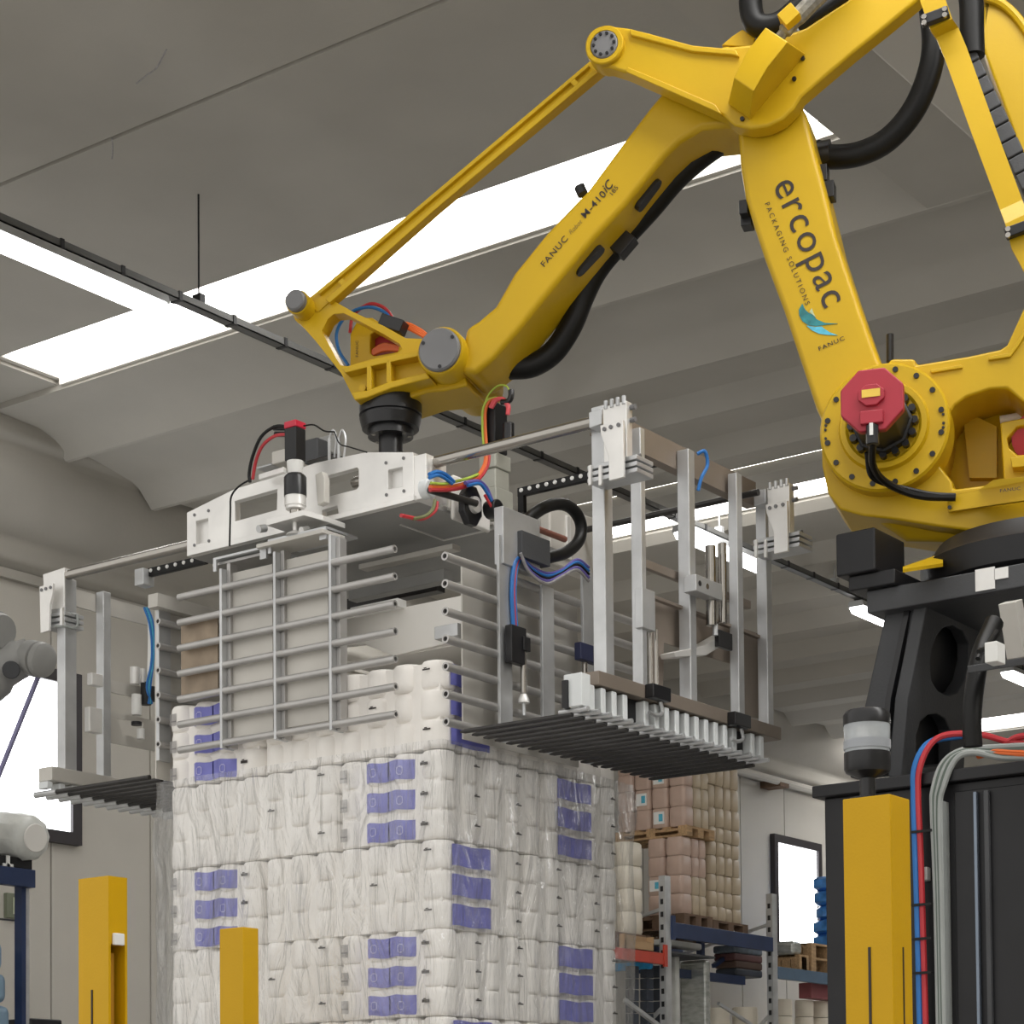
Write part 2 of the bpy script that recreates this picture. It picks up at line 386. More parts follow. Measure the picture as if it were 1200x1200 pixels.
obj('cable', MB().tube([(x0, TY, TZ - 0.005), ((x0 + x1) / 2, TY + 0.01, TZ), (x1, TY, TZ - 0.005)], 0.016), black, tray)
for k, (u, v, zt) in enumerate(((233, 355, 5.30), (978, 685, 4.85), (843, 620, 4.85))):
    xx = tx(u, v)
    obj('hanger_wire', MB().cyl((xx, TY, TZ + 0.02), (xx, TY, H0 + zt), 0.006, 6).box((xx - 0.02, TY - 0.03, TZ - 0.029), (xx + 0.02, TY + 0.03, TZ + 0.06)), black if k == 0 else galv, tray)
for u0, u1, lab in ((-190, 189, 'lit tube lamp under the tray at the left edge'), (797, 895, 'lit tube lamp under the tray seen through the right carriage'),
                    (1001, 1090, 'lit tube lamp under the tray beside the black pedestal'), (1176, 1290, 'lit tube lamp under the tray at the right edge')):
    a, b = tx(u0, 600), tx(u1, 700)
    if u0 < 0: a = b - 1.6
    lm = obj('tube_lamp', MB().prism([(a, TY - 0.075, TZ - 0.10), (a, TY - 0.06, TZ - 0.05), (a, TY + 0.06, TZ - 0.05), (a, TY + 0.075, TZ - 0.10)], (b - a, 0, 0)), galv,
             label=lab, cat='lamp', group='tube lamps under the cable tray')
    obj('diffuser', MB().prism([(a + 0.01, TY - 0.07, TZ - 0.10), (a + 0.01, TY - 0.045, TZ - 0.155), (a + 0.01, TY + 0.045, TZ - 0.155), (a + 0.01, TY + 0.07, TZ - 0.10)], (b - a - 0.02, 0, 0)), tube_glow, lm, bevel=0.01)
    for xs in (a + 0.1, b - 0.13):
        obj('suspension', MB().box((xs, TY - 0.03, TZ - 0.05), (xs + .03, TY + 0.03, TZ - 0.034)), galv, lm)

# ================================================================== THE YELLOW ROBOT
W = V((6.18, 5.10, 0))                         # vertical wrist axis
ang = math.radians(18.03)
BK = (F0 * math.cos(ang) + R0 * math.sin(ang)).normalized()
N = -BK                                        # sideways axis of the robot, towards the viewer
T = (R0 * math.cos(ang) - F0 * math.sin(ang)).normalized()
def rp(u, v, n):
    r = ray(u, v); return CAM + r * (((W - CAM).dot(N) + n) / r.dot(N))
def rps(pts, n): return [rp(u, v, n) for u, v in pts]
def plate(pts, n1, n0, holes=()):              # side outline given at offset n1, drawn back to n0
    return MB().prism(rps(pts, n1), N * (n0 - n1), [rps(h, n1) for h in holes])
def ell(cu, cv, ru, rv, n=20, a0=0, a1=360):
    return [(cu + ru * math.cos(math.radians(a0 + (a1 - a0) * i / n)), cv + rv * math.sin(math.radians(a0 + (a1 - a0) * i / n))) for i in range(n)]
J1 = W + T * 2.414
ROB = root('palletising_robot', (J1.x, J1.y, 2.44), 'big yellow four-axis palletising robot arm on a black pedestal', 'robot')

# lower arm with the lettering
ARM = [(864, 150), (867, 195), (873, 232), (884, 268), (896, 304), (918, 363), (940, 429), (956, 478), (975, 520), (1040, 540), (1060, 470), (1030, 420), (1017, 385),
       (998, 330), (980, 275), (966, 218), (955, 176), (944, 132), (930, 108), (895, 95), (870, 115)]
arm = obj('lower_arm', plate(ARM, 0.125, -0.13), yellow, ROB, bevel=0.022, seg=3)
# upper arm (boom)
BOOM = [(545, 384), (560, 375), (580, 358), (602, 319), (640, 272), (688, 222), (728, 168), (760, 126), (800, 78), (850, 50), (900, 70), (905, 110), (880, 148),
        (850, 148), (822, 151), (797, 166), (779, 183), (760, 206), (733, 239), (693, 282), (644, 341), (606, 388), (578, 420), (556, 438), (538, 436)]
boom = obj('upper_arm', plate(BOOM, 0.11, -0.14), yellow, ROB, bevel=0.024, seg=3)
for (a, b) in (((605, 400), (627, 372)), ((680, 316), (701, 294)), ((750, 240), (768, 216))):
    p, q = rp(*a, 0.03), rp(*b, 0.03)
    d = (q - p).normalized(); up = N.cross(d).normalized()
    up = up if up.z < 0 else -up
    L = []
    for k in range(8):
        t = math.pi * (k / 7) + math.pi / 2; L.append(p + d * math.cos(t) * 0.022 + N * math.sin(t) * 0.022)
    for k in range(8):
        t = math.pi * (k / 7) - math.pi / 2; L.append(q + d * math.cos(t) * 0.022 + N * math.sin(t) * 0.022)
    obj('slot', MB().prism([x + up * 0.012 for x in L], -up * 0.05), blackm, boom, label='dark oval slot under the boom')
obj('limit_bolt', MB().cyl(rp(683, 228, 0.02), rp(679, 219, 0.02), 0.022, 8), blackm, boom)

# link plate on the elbow with its two lobes
LINK = ell(709, 54, 24, 25, 14, 80, 300) + [(735, 32), (760, 38), (811, 52), (845, 55), (878, 52), (905, 46), (944, 32), (993, 0), (1030, -40), (1110, -40),
        (1075, 0), (1040, 29), (1000, 61), (960, 95), (939, 113), (931, 126), (918, 139), (900, 148), (880, 151), (860, 147), (848, 136), (808, 118), (760, 97), (733, 85)]
link_plate = obj('elbow_link', plate(LINK, 0.21, 0.13), yellow, ROB, bevel=0.012, seg=3)
rim = [(738, 44), (765, 50), (812, 63), (842, 66), (857, 70), (858, 78), (845, 80), (810, 78), (775, 70), (745, 62)]
obj('pocket_rib', plate([(737, 33), (811, 53), (862, 58), (866, 66), (858, 64), (811, 60), (739, 41)], 0.226, 0.20), yellow, link_plate, bevel=0.004)
obj('pocket_rib', plate([(735, 78), (762, 89), (808, 109), (838, 122), (846, 134), (808, 117), (760, 96), (733, 84)], 0.226, 0.20), yellow, link_plate, bevel=0.004)
c = rp(709, 54, 0.22)
obj('pivot_ring', MB().lathe(c - N * 0.05, N, [(0, .070), (.058, .070), (.063, .066), (.063, .052), (.05, .050)], 28), yellow, ROB)
pc = obj('pivot_cap', MB().lathe(c - N * 0.02, N, [(0, .05), (.032, .05), (.036, .046), (.036, .001)], 24), grey_cap, ROB)
for k in range(10):
    t = k * math.pi / 5; q = c + N * 0.016 + (T * math.cos(t) + Z * math.sin(t)) * 0.038
    obj('bolt', MB().cyl(q, q + N * 0.006, 0.006, 6), blackm, pc)
for u, v in ((941, 69), (931, 93), (870, 140)):
    q = rp(u, v, 0.21); obj('bolt', MB().cyl(q, q + N * 0.008, 0.008, 8), blackm, link_plate)
# folded cover on the elbow
S = [rp(923, 49, .40), rp(899, 78, .40), rp(883, 107, .39), rp(879, 139, .225)]
L = [rp(897, 32, .36), rp(875, 60, .36), rp(860, 91, .35), rp(853, 122, .225)]
Bk = [rp(945, 64, .20), rp(879, 141, .20), rp(905, 40, .20), rp(856, 112, .20)]
obj('elbow_cover', MB().add(S + L + Bk, [(0, 1, 5, 4), (1, 2, 6, 5), (2, 3, 7, 6), (0, 8, 9, 3, 2, 1), (4, 5, 6, 7, 11, 10), (0, 4, 10, 8), (3, 9, 11, 7), (8, 10, 11, 9)]), yellow, ROB, bevel=0.004)
obj('clamp_block', MB().obox(rp(926, 22, .30), T * .024 + Z * .018, Z * .022 - T * .016, N * .035), yellow, ROB, bevel=0.003)
obj('braided_sleeve', MB().tube([rp(912, 46, .28), rp(922, 34, .28), rp(935, 20, .28), rp(960, -5, .28), rp(1000, -40, .28)], [.018, .026, .030, .030], 10), mat('braid', (0.20, 0.19, 0.16), 0.7, var=0.4, scale=60), ROB)

# thin parallel link rod
ROD = [(358, 352), (371, 342), (520, 216), (688, 74), (705, 60), (715, 73), (700, 85), (509, 245), (386, 354), (372, 366)]
rod = obj('link_rod', plate(ROD, 0.075, 0.02), yellow, ROB, bevel=0.004)
obj('edge_rib', plate([(371, 342), (520, 216), (688, 74), (691, 77), (520, 222), (374, 345)], 0.092, 0.07), yellow, rod, bevel=0.003)
obj('edge_rib', plate([(381, 351), (507, 241), (696, 81), (700, 85), (509, 246), (386, 355)], 0.092, 0.07), yellow, rod, bevel=0.003)
for (a, b) in (((396, 330), (403, 337)), ((668, 96), (675, 103))):
    obj('cross_rib', plate([a, (a[0] + 5, a[1] - 4), (b[0] + 5, b[1] - 4), b], 0.09, 0.07), yellow, rod)

# wrist bracket
HOLE = [(377, 388), (384, 374), (391, 368), (403, 367), (420, 376), (450, 392), (468, 403), (471, 409), (466, 414), (435, 421), (407, 429), (399, 428), (394, 420)]
FR = ell(357, 366, 14, 15, 8, 110, 240) + [(372, 348), (387, 350), (413, 365), (450, 382), (475, 396), (497, 397), (520, 388), (540, 410), (530, 440), (503, 443), (480, 447), (457, 455), (430, 465), (415, 468), (400, 438), (370, 400)]
wb = obj('wrist_bracket', plate(FR, 0.07, 0.0, [HOLE]), yellow, ROB, bevel=0.008)
obj('flange_rib', plate([(400, 431), (440, 421), (490, 411), (492, 417), (440, 428), (404, 437)], 0.12, 0.06), yellow, wb, bevel=0.004)
obj('flange_rib', plate([(412, 460), (430, 457), (456, 447), (500, 436), (504, 443), (458, 455), (430, 466), (415, 469)], 0.14, -0.10), yellow, wb, bevel=0.006)
for u, v0, v1 in ((432, 428, 458), (455, 422, 449)):
    obj('stiffener', plate([(u - 2.5, v0), (u + 2.5, v0 - 1), (u + 3.5, v1 - 1), (u - 2.5, v1)], 0.12, 0.06), yellow, wb, bevel=0.003)
c = rp(425, 455, 0.10)
obj('bolt', MB().cyl(c - N * 0.03, c + N * 0.004, 0.014, 10), yellow, wb)
obj('wrist_plate', plate([(403, 442), (500, 420), (545, 440), (548, 452), (520, 458), (500, 460), (470, 470), (420, 470)], 0.06, -0.16), yellow, ROB, bevel=0.01)
lug = rp(357, 362, 0.07)
lp = obj('lug_pin', MB().lathe(lug - N * 0.05, N, [(0, .046), (.12, .046)], 20), yellow, ROB)
obj('pin_cap', MB().lathe(lug + N * 0.07, N, [(0, .040), (.022, .040), (.028, .034), (.028, .001)], 20), grey_cap, lp)
hub = rp(516, 411, 0.16)
wh = obj('wrist_hub', MB().lathe(hub - N * 0.46, N, [(0, .080), (.01, .096), (.10, .098), (.30, .094), (.45, .092), (.46, .086)], 32), yellow, ROB)
cp = obj('hub_cap', MB().lathe(hub, N, [(0, .080), (.014, .080), (.020, .074), (.020, .001)], 32), grey_cap, wh)
for k in range(3):
    t = 0.6 + k * 2.09; q = hub + N * 0.02 + (T * math.cos(t) + Z * math.sin(t)) * 0.066
    obj('bolt', MB().cyl(q, q + N * 0.003, 0.007, 8), blackm, cp)
# fourth-axis motor cover and its leads behind the bracket
obj('motor_cover', MB().prism(rps([(410, 392), (420, 372), (436, 372), (470, 394), (478, 414), (440, 424), (410, 430)], -0.05), -N * 0.06, [rps([(434, 392), (440, 388), (468, 402), (466, 412), (438, 417), (434, 414)], -0.05)]), yellow, ROB, bevel=0.005)
obj('motor_body', MB().obox(rp(452, 402, -0.13), T * .05, Z * .045, N * .03), redc, ROB, bevel=0.006)
obj('connector', MB().obox(rp(461, 381, -0.02), T * .045 - Z * .02, Z * .022 + T * .01, N * .03), blackm, ROB, bevel=0.004)
obj('blue_hose', MB().tube([rp(408, 428, -.08), rp(397, 410, -.08), rp(395, 388, -.08), rp(408, 368, -.08), rp(432, 360, -.08), rp(452, 367, -.08), rp(460, 378, -.06)], 0.0065, 8), bluec, ROB, label='thin blue air hose looping over the wrist')
obj('red_hose', MB().tube([rp(410, 390, -.09), rp(413, 372, -.09), rp(422, 362, -.09), rp(436, 356, -.09), rp(452, 362, -.09), rp(462, 376, -.07)], 0.0065, 8), redc, ROB, label='thin red air hose looping over the wrist')
for k in range(4):
    obj('orange_lead', MB().tube([rp(468, 378 + k, -.05), rp(480, 380 + 2 * k, -.05), rp(495, 388 + 2 * k, -.06), rp(506, 398 + k, -.08)], 0.006, 6), orangec, ROB)
for k in range(3):
    obj('orange_lead', MB().tube([rp(436, 412 + k * 2, -.07), rp(450, 404 + k * 3, -.07), rp(470, 408 + k, -.07)], 0.008, 6), orangec, ROB)
# black tool flange on the vertical wrist axis
def wz(v): return at_x(461, v, W.x).z if False else CAM.z + (PPY - v + math.tan(PITCH) * FPX) / FPX * (W - CAM).dot(F0)
zb = wz(536)
fl = obj('tool_flange', MB().lathe((W.x, W.y, zb), Z, [(0, .046), (wz(502) - zb, .046), (wz(501.9) - zb, .086), (wz(493) - zb, .086), (wz(492.5) - zb, .108), (wz(480) - zb, .118), (wz(479) - zb, .111), (wz(477) - zb, .111), (wz(476) - zb, .119), (wz(455) - zb, .119), (wz(453) - zb, .112)], 40), blackm, ROB)
for k in range(10):
    t = k * math.pi / 5 + 0.2; q = V((W.x + .072 * math.cos(t), W.y + .072 * math.sin(t), wz(499)))
    obj('bolt', MB().cyl(q - Z * 0.010, q + Z * .004, 0.009, 8), chrome if k % 3 else blackm, fl)

# shoulder: gear flange, motor
c2 = rp(1036, 500, 0.20)
fl2 = obj('shoulder_flange', MB().lathe(c2 - N * 0.14, N, [(0, .222), (.13, .222), (.14, .214), (.14, .155), (.15, .150), (.16, .148), (.16, .13), (.15, .12), (.15, .001)], 48), yellow, ROB)
for k in range(16):
    t = k * math.pi / 8 + 0.18; q = c2 + (T * math.cos(t) + Z * math.sin(t)) * 0.197
    obj('bolt', MB().cyl(q - N * 0.004, q + N * 0.005, 0.010, 8), blackm, fl2)
for a in (0.0, math.pi):
    for k in (-2, -1, 1, 2):
        t = a + k * 0.075 + 0.02; q = c2 + (T * math.cos(t) + Z * math.sin(t)) * 0.201
        obj('bolt', MB().cyl(q - N * 0.004, q + N * 0.004, 0.005, 6), blackm, fl2)
mot = obj('shoulder_motor', MB().lathe(c2 + N * 0.01, N, [(0, .105), (.04, .105), (.045, .094), (.23, .094), (.235, .085)], 8), black, ROB, bevel=0.004)
for k in range(16):
    t = k * math.pi / 8; q = c2 + N * 0.015 + (T * math.cos(t) + Z * math.sin(t)) * 0.108
    obj('stud', MB().cyl(q, q + N * 0.03, 0.013, 8), blackm, mot)
ob = []
for k in range(8):
    t = math.pi / 8 + k * math.pi / 4; ob.append(c2 + N * 0.245 + (T * math.cos(t) + Z * math.sin(t)) * 0.112)
rcap = obj('motor_cap', MB().prism(ob, N * 0.035), red, ROB, bevel=0.006, label='octagonal red motor cap')
f3 = c2 + N * 0.285
ob = []
for k in range(8):
    t = math.pi / 8 + k * math.pi / 4; ob.append(f3 + Z * .012 + (T * math.cos(t) * 1.1 + Z * math.sin(t) * .9) * 0.042)
obj('cap_boss', MB().prism([p - N * .006 for p in ob], N * 0.016), red, rcap, bevel=0.004)
obj('rating_label', MB().obox(f3 + Z * .016 + N * .0125, T * .030, Z * .013, N * .001), labely, rcap)
obj('plug_block', MB().obox(f3 - Z * .062, T * .038, Z * .022, N * .012), red, rcap, bevel=0.004)
obj('cable_plug', MB().cyl(f3 - Z * .085 - N * .01, f3 - Z * .15 - N * .01, 0.022, 10), blackm, ROB, bevel=0.003)
obj('white_tag', MB().obox(f3 - Z * .105 + N * .016, T * .006, Z * .020, N * .002), whitep, ROB)
obj('motor_cable', MB().tube([f3 - Z * .14 - N * .01, rp(1023, 545, .35), rp(1035, 563, .26), rp(1060, 576, .2), rp(1085, 582, .19), rp(1120, 583, .18)], .013, 8), rubber, ROB)
obj('motor_cable', MB().tube([rp(1016, 530, .36), rp(1020, 556, .3), rp(1034, 566, .25), rp(1058, 572, .2), rp(1090, 579, .19), rp(1120, 581, .18)], .009, 8), rubber, ROB)

# turning body of the robot
BODY = [(962, 500), (963, 545), (970, 578), (984, 597), (1010, 604), (1050, 609), (1093, 616), (1140, 622), (1250, 604), (1250, 556), (1117, 573), (1116, 564), (1100, 544), (1106, 520),
        (1112, 484), (1120, 474), (1133, 465), (1160, 456), (1180, 455), (1200, 472), (1250, 480), (1250, 290), (1215, 335), (1200, 360), (1180, 404), (1172, 409), (1135, 417), (1074, 427), (1072, 420), (1044, 420), (1030, 440)]
body = obj('turning_body', plate(BODY, 0.13, -0.24), yellow, ROB, bevel=0.022, seg=3)
obj('pocket_rib', plate([(1090, 433), (1127, 427), (1128, 431), (1091, 437)], 0.14, 0.12), yellow, body, bevel=0.003)
obj('pocket_rib', plate([(1158, 418), (1182, 413), (1190, 402), (1210, 368), (1214, 372), (1193, 406), (1184, 418), (1158, 422)], 0.142, 0.12), yellow, body, bevel=0.003)
obj('body_neck', MB().hexa([rp(1010, 600, .10), rp(1230, 600, .10), rp(1230, 600, -.36), rp(1010, 600, -.36)][::-1], [rp(1062, 636, .02), rp(1230, 640, .05), rp(1230, 640, -.40), rp(1062, 636, -.30)][::-1]), yellow, ROB, bevel=0.03)
obj('inner_casting', MB().lathe(rp(1140, 545, -.26), N, [(0, .20), (.10, .20), (.12, .17)], 32), yellow, ROB)
obj('inner_web', plate([(1128, 480), (1168, 500), (1168, 560), (1136, 560)], -0.10, -0.14), yellow, ROB)
obj('second_motor_mount', plate([(1172, 495), (1250, 480), (1250, 570), (1176, 562)], 0.06, -0.02, [[(1180, 514), (1192, 500), (1240, 492), (1240, 530), (1192, 533), (1182, 524)]]), yellow, ROB, bevel=0.006)
obj('second_motor', MB().cyl(rp(1215, 512, -.04), rp(1215, 512, .02), 0.085, 20), redc, ROB)
obj('terminal_strip', plate([(1184, 536), (1250, 528), (1250, 542), (1186, 548)], 0.11, 0.05), yellow, ROB, bevel=0.003)
obj('pale_tube', MB().cyl(rp(1172, 492, -.1), rp(1250, 478, -.1), .014, 10), whitep, ROB)
obj('cable_guard', MB().prism([rp(1110, 581, .16), rp(1147, 574, .16), rp(1164, 562, .22), rp(1250, 553, .22), rp(1250, 580, .22), rp(1160, 592, .22), rp(1147, 594, .16), rp(1111, 600, .16)], -N * .015), yellow, ROB, bevel=0.003)
for u, v in ((1113, 585), (1113, 595)):
    q = rp(u, v, .165); obj('bolt', MB().cyl(q, q + N * .006, .007, 8), blackm, ROB)
obj('post_stub', MB().cyl(rp(1043, 424, .0), rp(1043, 392, .0), .013, 10), blackm, ROB)
# rear balancer arm, cable tray and chain at the right edge
obj('rear_arm', MB().prism(rps([(1142, -30), (1153, 0), (1151, 30), (1148, 45), (1158, 75), (1180, 135), (1205, 205), (1260, 330), (1260, 100), (1225, 60), (1203, 28), (1185, 10), (1160, -2), (1170, -30)], -.18), -N * .12), yellow, ROB, bevel=0.012)
obj('rear_arm_rim', MB().tube([rp(1150, -4, -.17), rp(1172, 3, -.17), (rp(1190, 18, -.17)), rp(1207, 42, -.17), rp(1230, 80, -.17)], .016, 8), yellow, ROB)
def strip(pts, w, n, th):
    m = MB()
    for (a, b) in zip(pts, pts[1:]):
        m.prism([rp(*a, n), rp(a[0] + w, a[1] - w * .42, n), rp(b[0] + w, b[1] - w * .42, n), rp(*b, n)], -N * th)
    return m
G = [((1078, 0), .27), ((1090, 34), .27), ((1097, 44), .23), ((1107, 68), .23), ((1140, 160), .24), ((1172, 246), .24), ((1178, 262), .27), ((1185, 290), .27), ((1200, 318), .27)]
gm = MB()
for (a, na), (b, nb) in zip(G, G[1:]):
    gm.prism([rp(*a, na), rp(a[0] + 26, a[1] - 12, na), rp(b[0] + 26, b[1] - 12, nb), rp(*b, nb)], -N * .02)
obj('cable_channel', gm, yellow, ROB)
for a, b in (((1080, 26), (1112, 14)), ((1178, 275), (1212, 262))):
    cb = obj('clamp_bar', MB().bar(rp(*a, .29), rp(*b, .29), .03, .035), black, ROB, bevel=0.004)
    for tt in (.1, .85):
        for dz in (-.008, .012):
            q = rp(a[0] + (b[0] - a[0]) * tt, a[1] + (b[1] - a[1]) * tt, .305) + Z * dz
            obj('clamp_screw', MB().cyl(q, q + N * .01, .009, 8), chrome, cb)
ch = None
for k in range(10):
    t0 = k / 10; a = (1122 + 86 * t0, 60 + 180 * t0)
    p, q = rp(a[0] + 9, a[1], .12), rp(a[0] + 17.2, a[1] + 17, .12)
    obj('chain_link', MB().bar(p, q, .06, .05, N), charcoal, ROB, bevel=0.006)
obj('corrugated_hose', MB().tube([rp(1131, -40, .12), rp(1138, 0, .12), rp(1139, 40, .12), rp(1140, 66, .12)], .042, 12), rubber, ROB)

# black hoses of the dress pack
obj('black_hose', MB().tube([rp(580, 430, -.10), rp(600, 431, -.10), rp(625, 428, -.12), rp(650, 411, -.13), rp(670, 380, -.13), rp(683, 348, -.13), rp(700, 315, -.12), (rp(730, 279, -.11)), rp(762, 244, -.10), rp(793, 208, -.10), rp(826, 180, -.10), rp(856, 160, -.10)], .044, 14), rubber, ROB, label='thick black hose sagging under the boom')
obj('hose_clip', MB().obox(rp(731, 287, -.06), T * .03 + Z * .03, T * .022 - Z * .02, N * .03), blackm, ROB, bevel=0.004)
obj('black_hose', MB().tube([rp(955, 178, -.10), rp(975, 184, -.10), rp(1008, 180, -.10), rp(1040, 164, -.10), rp(1068, 133, -.10), rp(1086, 95, -.10), rp(1094, 58, -.10), rp(1092, 20, -.10), rp(1085, -25, -.10)], .043, 14), rubber, ROB, label='thick black hose curving behind the elbow')
obj('hose_clip', MB().lathe(rp(964, 182, -.10), T, [(-.03, .05), (.03, .05)], 14), blackm, ROB)
obj('black_hose', MB().tube([rp(890, -40, .10), rp(880, -8, .10), rp(882, 20, .10), rp(893, 31, .10), rp(915, 27, .10), rp(940, 5, .10), rp(975, -35, .10)], .042, 14), rubber, ROB, label='black hose loop on top of the elbow')
obj('black_hose', MB().tube([rp(935, 34, .14), rp(965, 14, .14), rp(1000, -10, .14), rp(1040, -40, .14)], .034, 12), rubber, ROB)
obj('rear_bracket', MB().prism(rps([(845, 53), (858, 42), (870, 34), (885, 44), (882, 55)], .08), -N * .1), yellow, ROB, bevel=.004)
for u, v, d in ((972, 225, 1), (876, 258, -1), (964, 206, 1)):
    obj('rest_pad', MB().obox(rp(u, v, .02), T * .02, Z * .03, N * .03), blackm, arm, bevel=0.003)
obj('rest_pad', MB().obox(rp(873, 246, .06), T * .016, Z * .025, N * .03), blackm, arm, bevel=0.003)

# lettering
def fit(name, body, a, b, n, m, parent, bold=0.0, spacing=1.0, hscale=1.0, shear=0.0):
    P, Q = rp(*a, n), rp(*b, n)
    x = (Q - P).normalized(); y = N.cross(x)
    t = text(name, body, 1.0, Matrix.Identity(4), m, None, bold, spacing, 0.0, shear)
    me = t.data; xs = [v.co.x for v in me.vertices]; w = max(xs) - min(xs); x0 = min(xs)
    s = (Q - P).length / w
    me.transform(Matrix.Translation((-x0, 0, 0))); me.transform(Matrix.Diagonal((s, s * hscale, 1, 1)))
    me.transform(frame4(P, x, y)); me.transform(Matrix.Translation(-WL[parent.name]))
    t.parent = parent; WL[t.name] = WL[parent.name]
    return t
fit('lettering', 'ercopac', (906, 218), (966, 362), 0.1275, inkm, arm, 0.0, 1.10, 1.0)
fit('lettering', 'PACKAGING SOLUTIONS', (896, 239), (944, 358), 0.1275, inkm, arm, 0.0, 1.5, 1.0)
fit('lettering', 'FANUC', (960, 411), (990, 398), 0.1275, inkm, arm, 0.01, 1.2, 0.8)
def zz(pts): return rps([(890 + x / 5.217, 200 + y / 5.217) for x, y in pts], 0.1275)
obj('logo_leaf', MB().prism(zz([(262, 812), (240, 850), (243, 885), (262, 920), (300, 945), (350, 950), (400, 942), (478, 935), (400, 930), (352, 910), (325, 880), (300, 868), (280, 850)]), -N * .004), teal, arm, label='teal leaf of the logo')
obj('logo_leaf', MB().prism(zz([(285, 946), (320, 975), (360, 995), (410, 1003), (478, 1006), (430, 988), (395, 965), (380, 952), (340, 955)]), -N * .004), lightblue, arm, label='light blue leaf of the logo')
obj('logo_leaf', MB().prism(zz([(305, 862), (320, 840), (330, 870), (345, 895), (325, 880)]), -N * .004), mat('pale print', (0.45, 0.55, 0.35), .5), arm, label='pale tip of the logo')
fit('lettering', 'FANUC', (638, 313), (666, 280), 0.1125, inkm, boom, 0.006, 1.15, 0.9)
fit('lettering', 'Robot', (669, 275), (683, 260), 0.1125, mat('thin ink', (0.25, 0.17, 0.02), .6), boom, 0.0, 1.0, 1.1, 0.3)
fit('lettering', 'M-410', (686, 256), (711, 228), 0.1125, inkm, boom, 0.008, 1.1, 0.95)
fit('lettering', 'iC', (711, 226), (720, 216), 0.1125, inkm, boom, 0.01, 1.0, 1.2, 0.25)
fit('lettering', '185', (718, 229), (725, 220), 0.1125, inkm, boom, 0.0, 1.0, 0.9)
fit('lettering', 'FANUC', (420, 418), (420, 399), -0.0485, inkm, ROB, 0.0, 1.1, 0.9)
fit('lettering', 'FANUC', (1172, 577), (1196, 574), 0.2225, inkm, ROB, 0.01, 1.1, 0.8)

# black base: turning ring, base plate, pedestal legs
zt = at_x(1100, 640, 6.6).z
BX0, BX1, BY0, BY1 = 6.50, 7.42, 2.33, 3.285
zp1 = at_x(1029, 690, BX0).z; zp0 = at_x(1029, 717, BX0).z
obj('base_ring', MB().lathe((J1.x, J1.y, zp1), Z, [(0, .40), (.02, .43), (.10, .44), (.115, .42), (.17, .38), (.17, .3)], 48), black, ROB)
obj('base_plate', MB().box((BX0, BY0, zp0), (BX1, BY1, zp1)), charcoal, ROB, bevel=0.006)
p = at_x(1156, 680, BX0)
obj('name_plate', MB().obox((BX0 - .003, at_x(1155, 679, BX0).y, at_x(1155, 679, BX0).z), Y * .034, Z * .036, X * .002), alu, ROB)
obj('name_plate', MB().obox((BX0 - .003, at_x(1174, 672, BX0).y, at_x(1174, 672, BX0).z), Y * .024, Z * .018, X * .002), alu, ROB)

# pedestal under the base plate and the riser it stands on
RX0, RX1, RY0, RY1 = 6.30, 7.6, 2.0, 3.35
ztop = at_x(970, 921, RX0).z
lx = 6.56
Lg = [at_x(u, v, lx) for u, v in ((1037, 716), (1087, 710), (1064, 820), (1056, 905), (994, 912), (1012, 828))]
ped = obj('pedestal', MB().prism(Lg, (0.06, 0, 0)), charcoal, ROB, bevel=0.012)
e0, e1 = Lg[1], Lg[3]
wn = X.cross(e1 - e0).normalized(); wn = wn if wn.y < 0 else -wn        # outward normal of the raking side web
def web(pts, off=0.0):
    return [CAM + ray(u, v) * ((e0 + wn * off - CAM).dot(wn) / ray(u, v).dot(wn)) for u, v in pts]
Rg = web(((1087, 706), (1200, 690), (1240, 690), (1150, 760), (1132, 862), (1130, 908), (1056, 912), (1064, 820)), .004)
H1 = web(((1093, 760), (1098, 745), (1106, 736), (1117, 733), (1129, 740), (1136, 755), (1136, 775), (1131, 797), (1122, 811), (1112, 815), (1100, 810), (1092, 798), (1090, 778)), .004)
H2 = web(((1074, 862), (1079, 846), (1088, 838), (1098, 837), (1108, 843), (1114, 856), (1114, 896), (1074, 900)), .004)
obj('pedestal_web', MB().prism(Rg, -wn * .05, [H1, H2]), charcoal, ROB, bevel=0.006)
obj('pedestal_dark_back', MB().prism([p - wn * .058 for p in web(((1085, 712), (1200, 700), (1220, 700), (1150, 760), (1134, 862), (1132, 905), (1054, 910), (1062, 820)))], -wn * .02), blackm, ROB)  # thin black plate that puts the darkness inside the web holes
obj('black_hose', MB().tube([(V(at_y(1165, 730, 2.7))), at_y(1150, 765, 2.7), at_y(1143, 800, 2.7), at_y(1139, 840, 2.7), at_y(1140, 875, 2.7)], .030, 12), rubber, ROB)
ct = obj('hose_end', MB().tube([at_y(1146, 772, 2.66), at_y(1150, 762, 2.66), at_y(1147, 764, 2.66), at_y(1154, 760, 2.66), at_y(1168, 740, 2.66)], .008, 8), rubber, ROB)
obj('side_bracket', MB().bar(at_y(1152, 782, 2.6), at_y(1235, 770, 2.6), .10, .022), charcoal, ROB, bevel=.003)
obj('side_post', MB().bar(at_y(1184, 705, 2.75), at_y(1194, 770, 2.75), .06, .06, X), sheet, ROB, bevel=.003)
obj('pale_plug', MB().obox(at_y(1166, 766, 2.55), X * .03, Y * .02, Z * .03), whitep, ROB, bevel=.003)
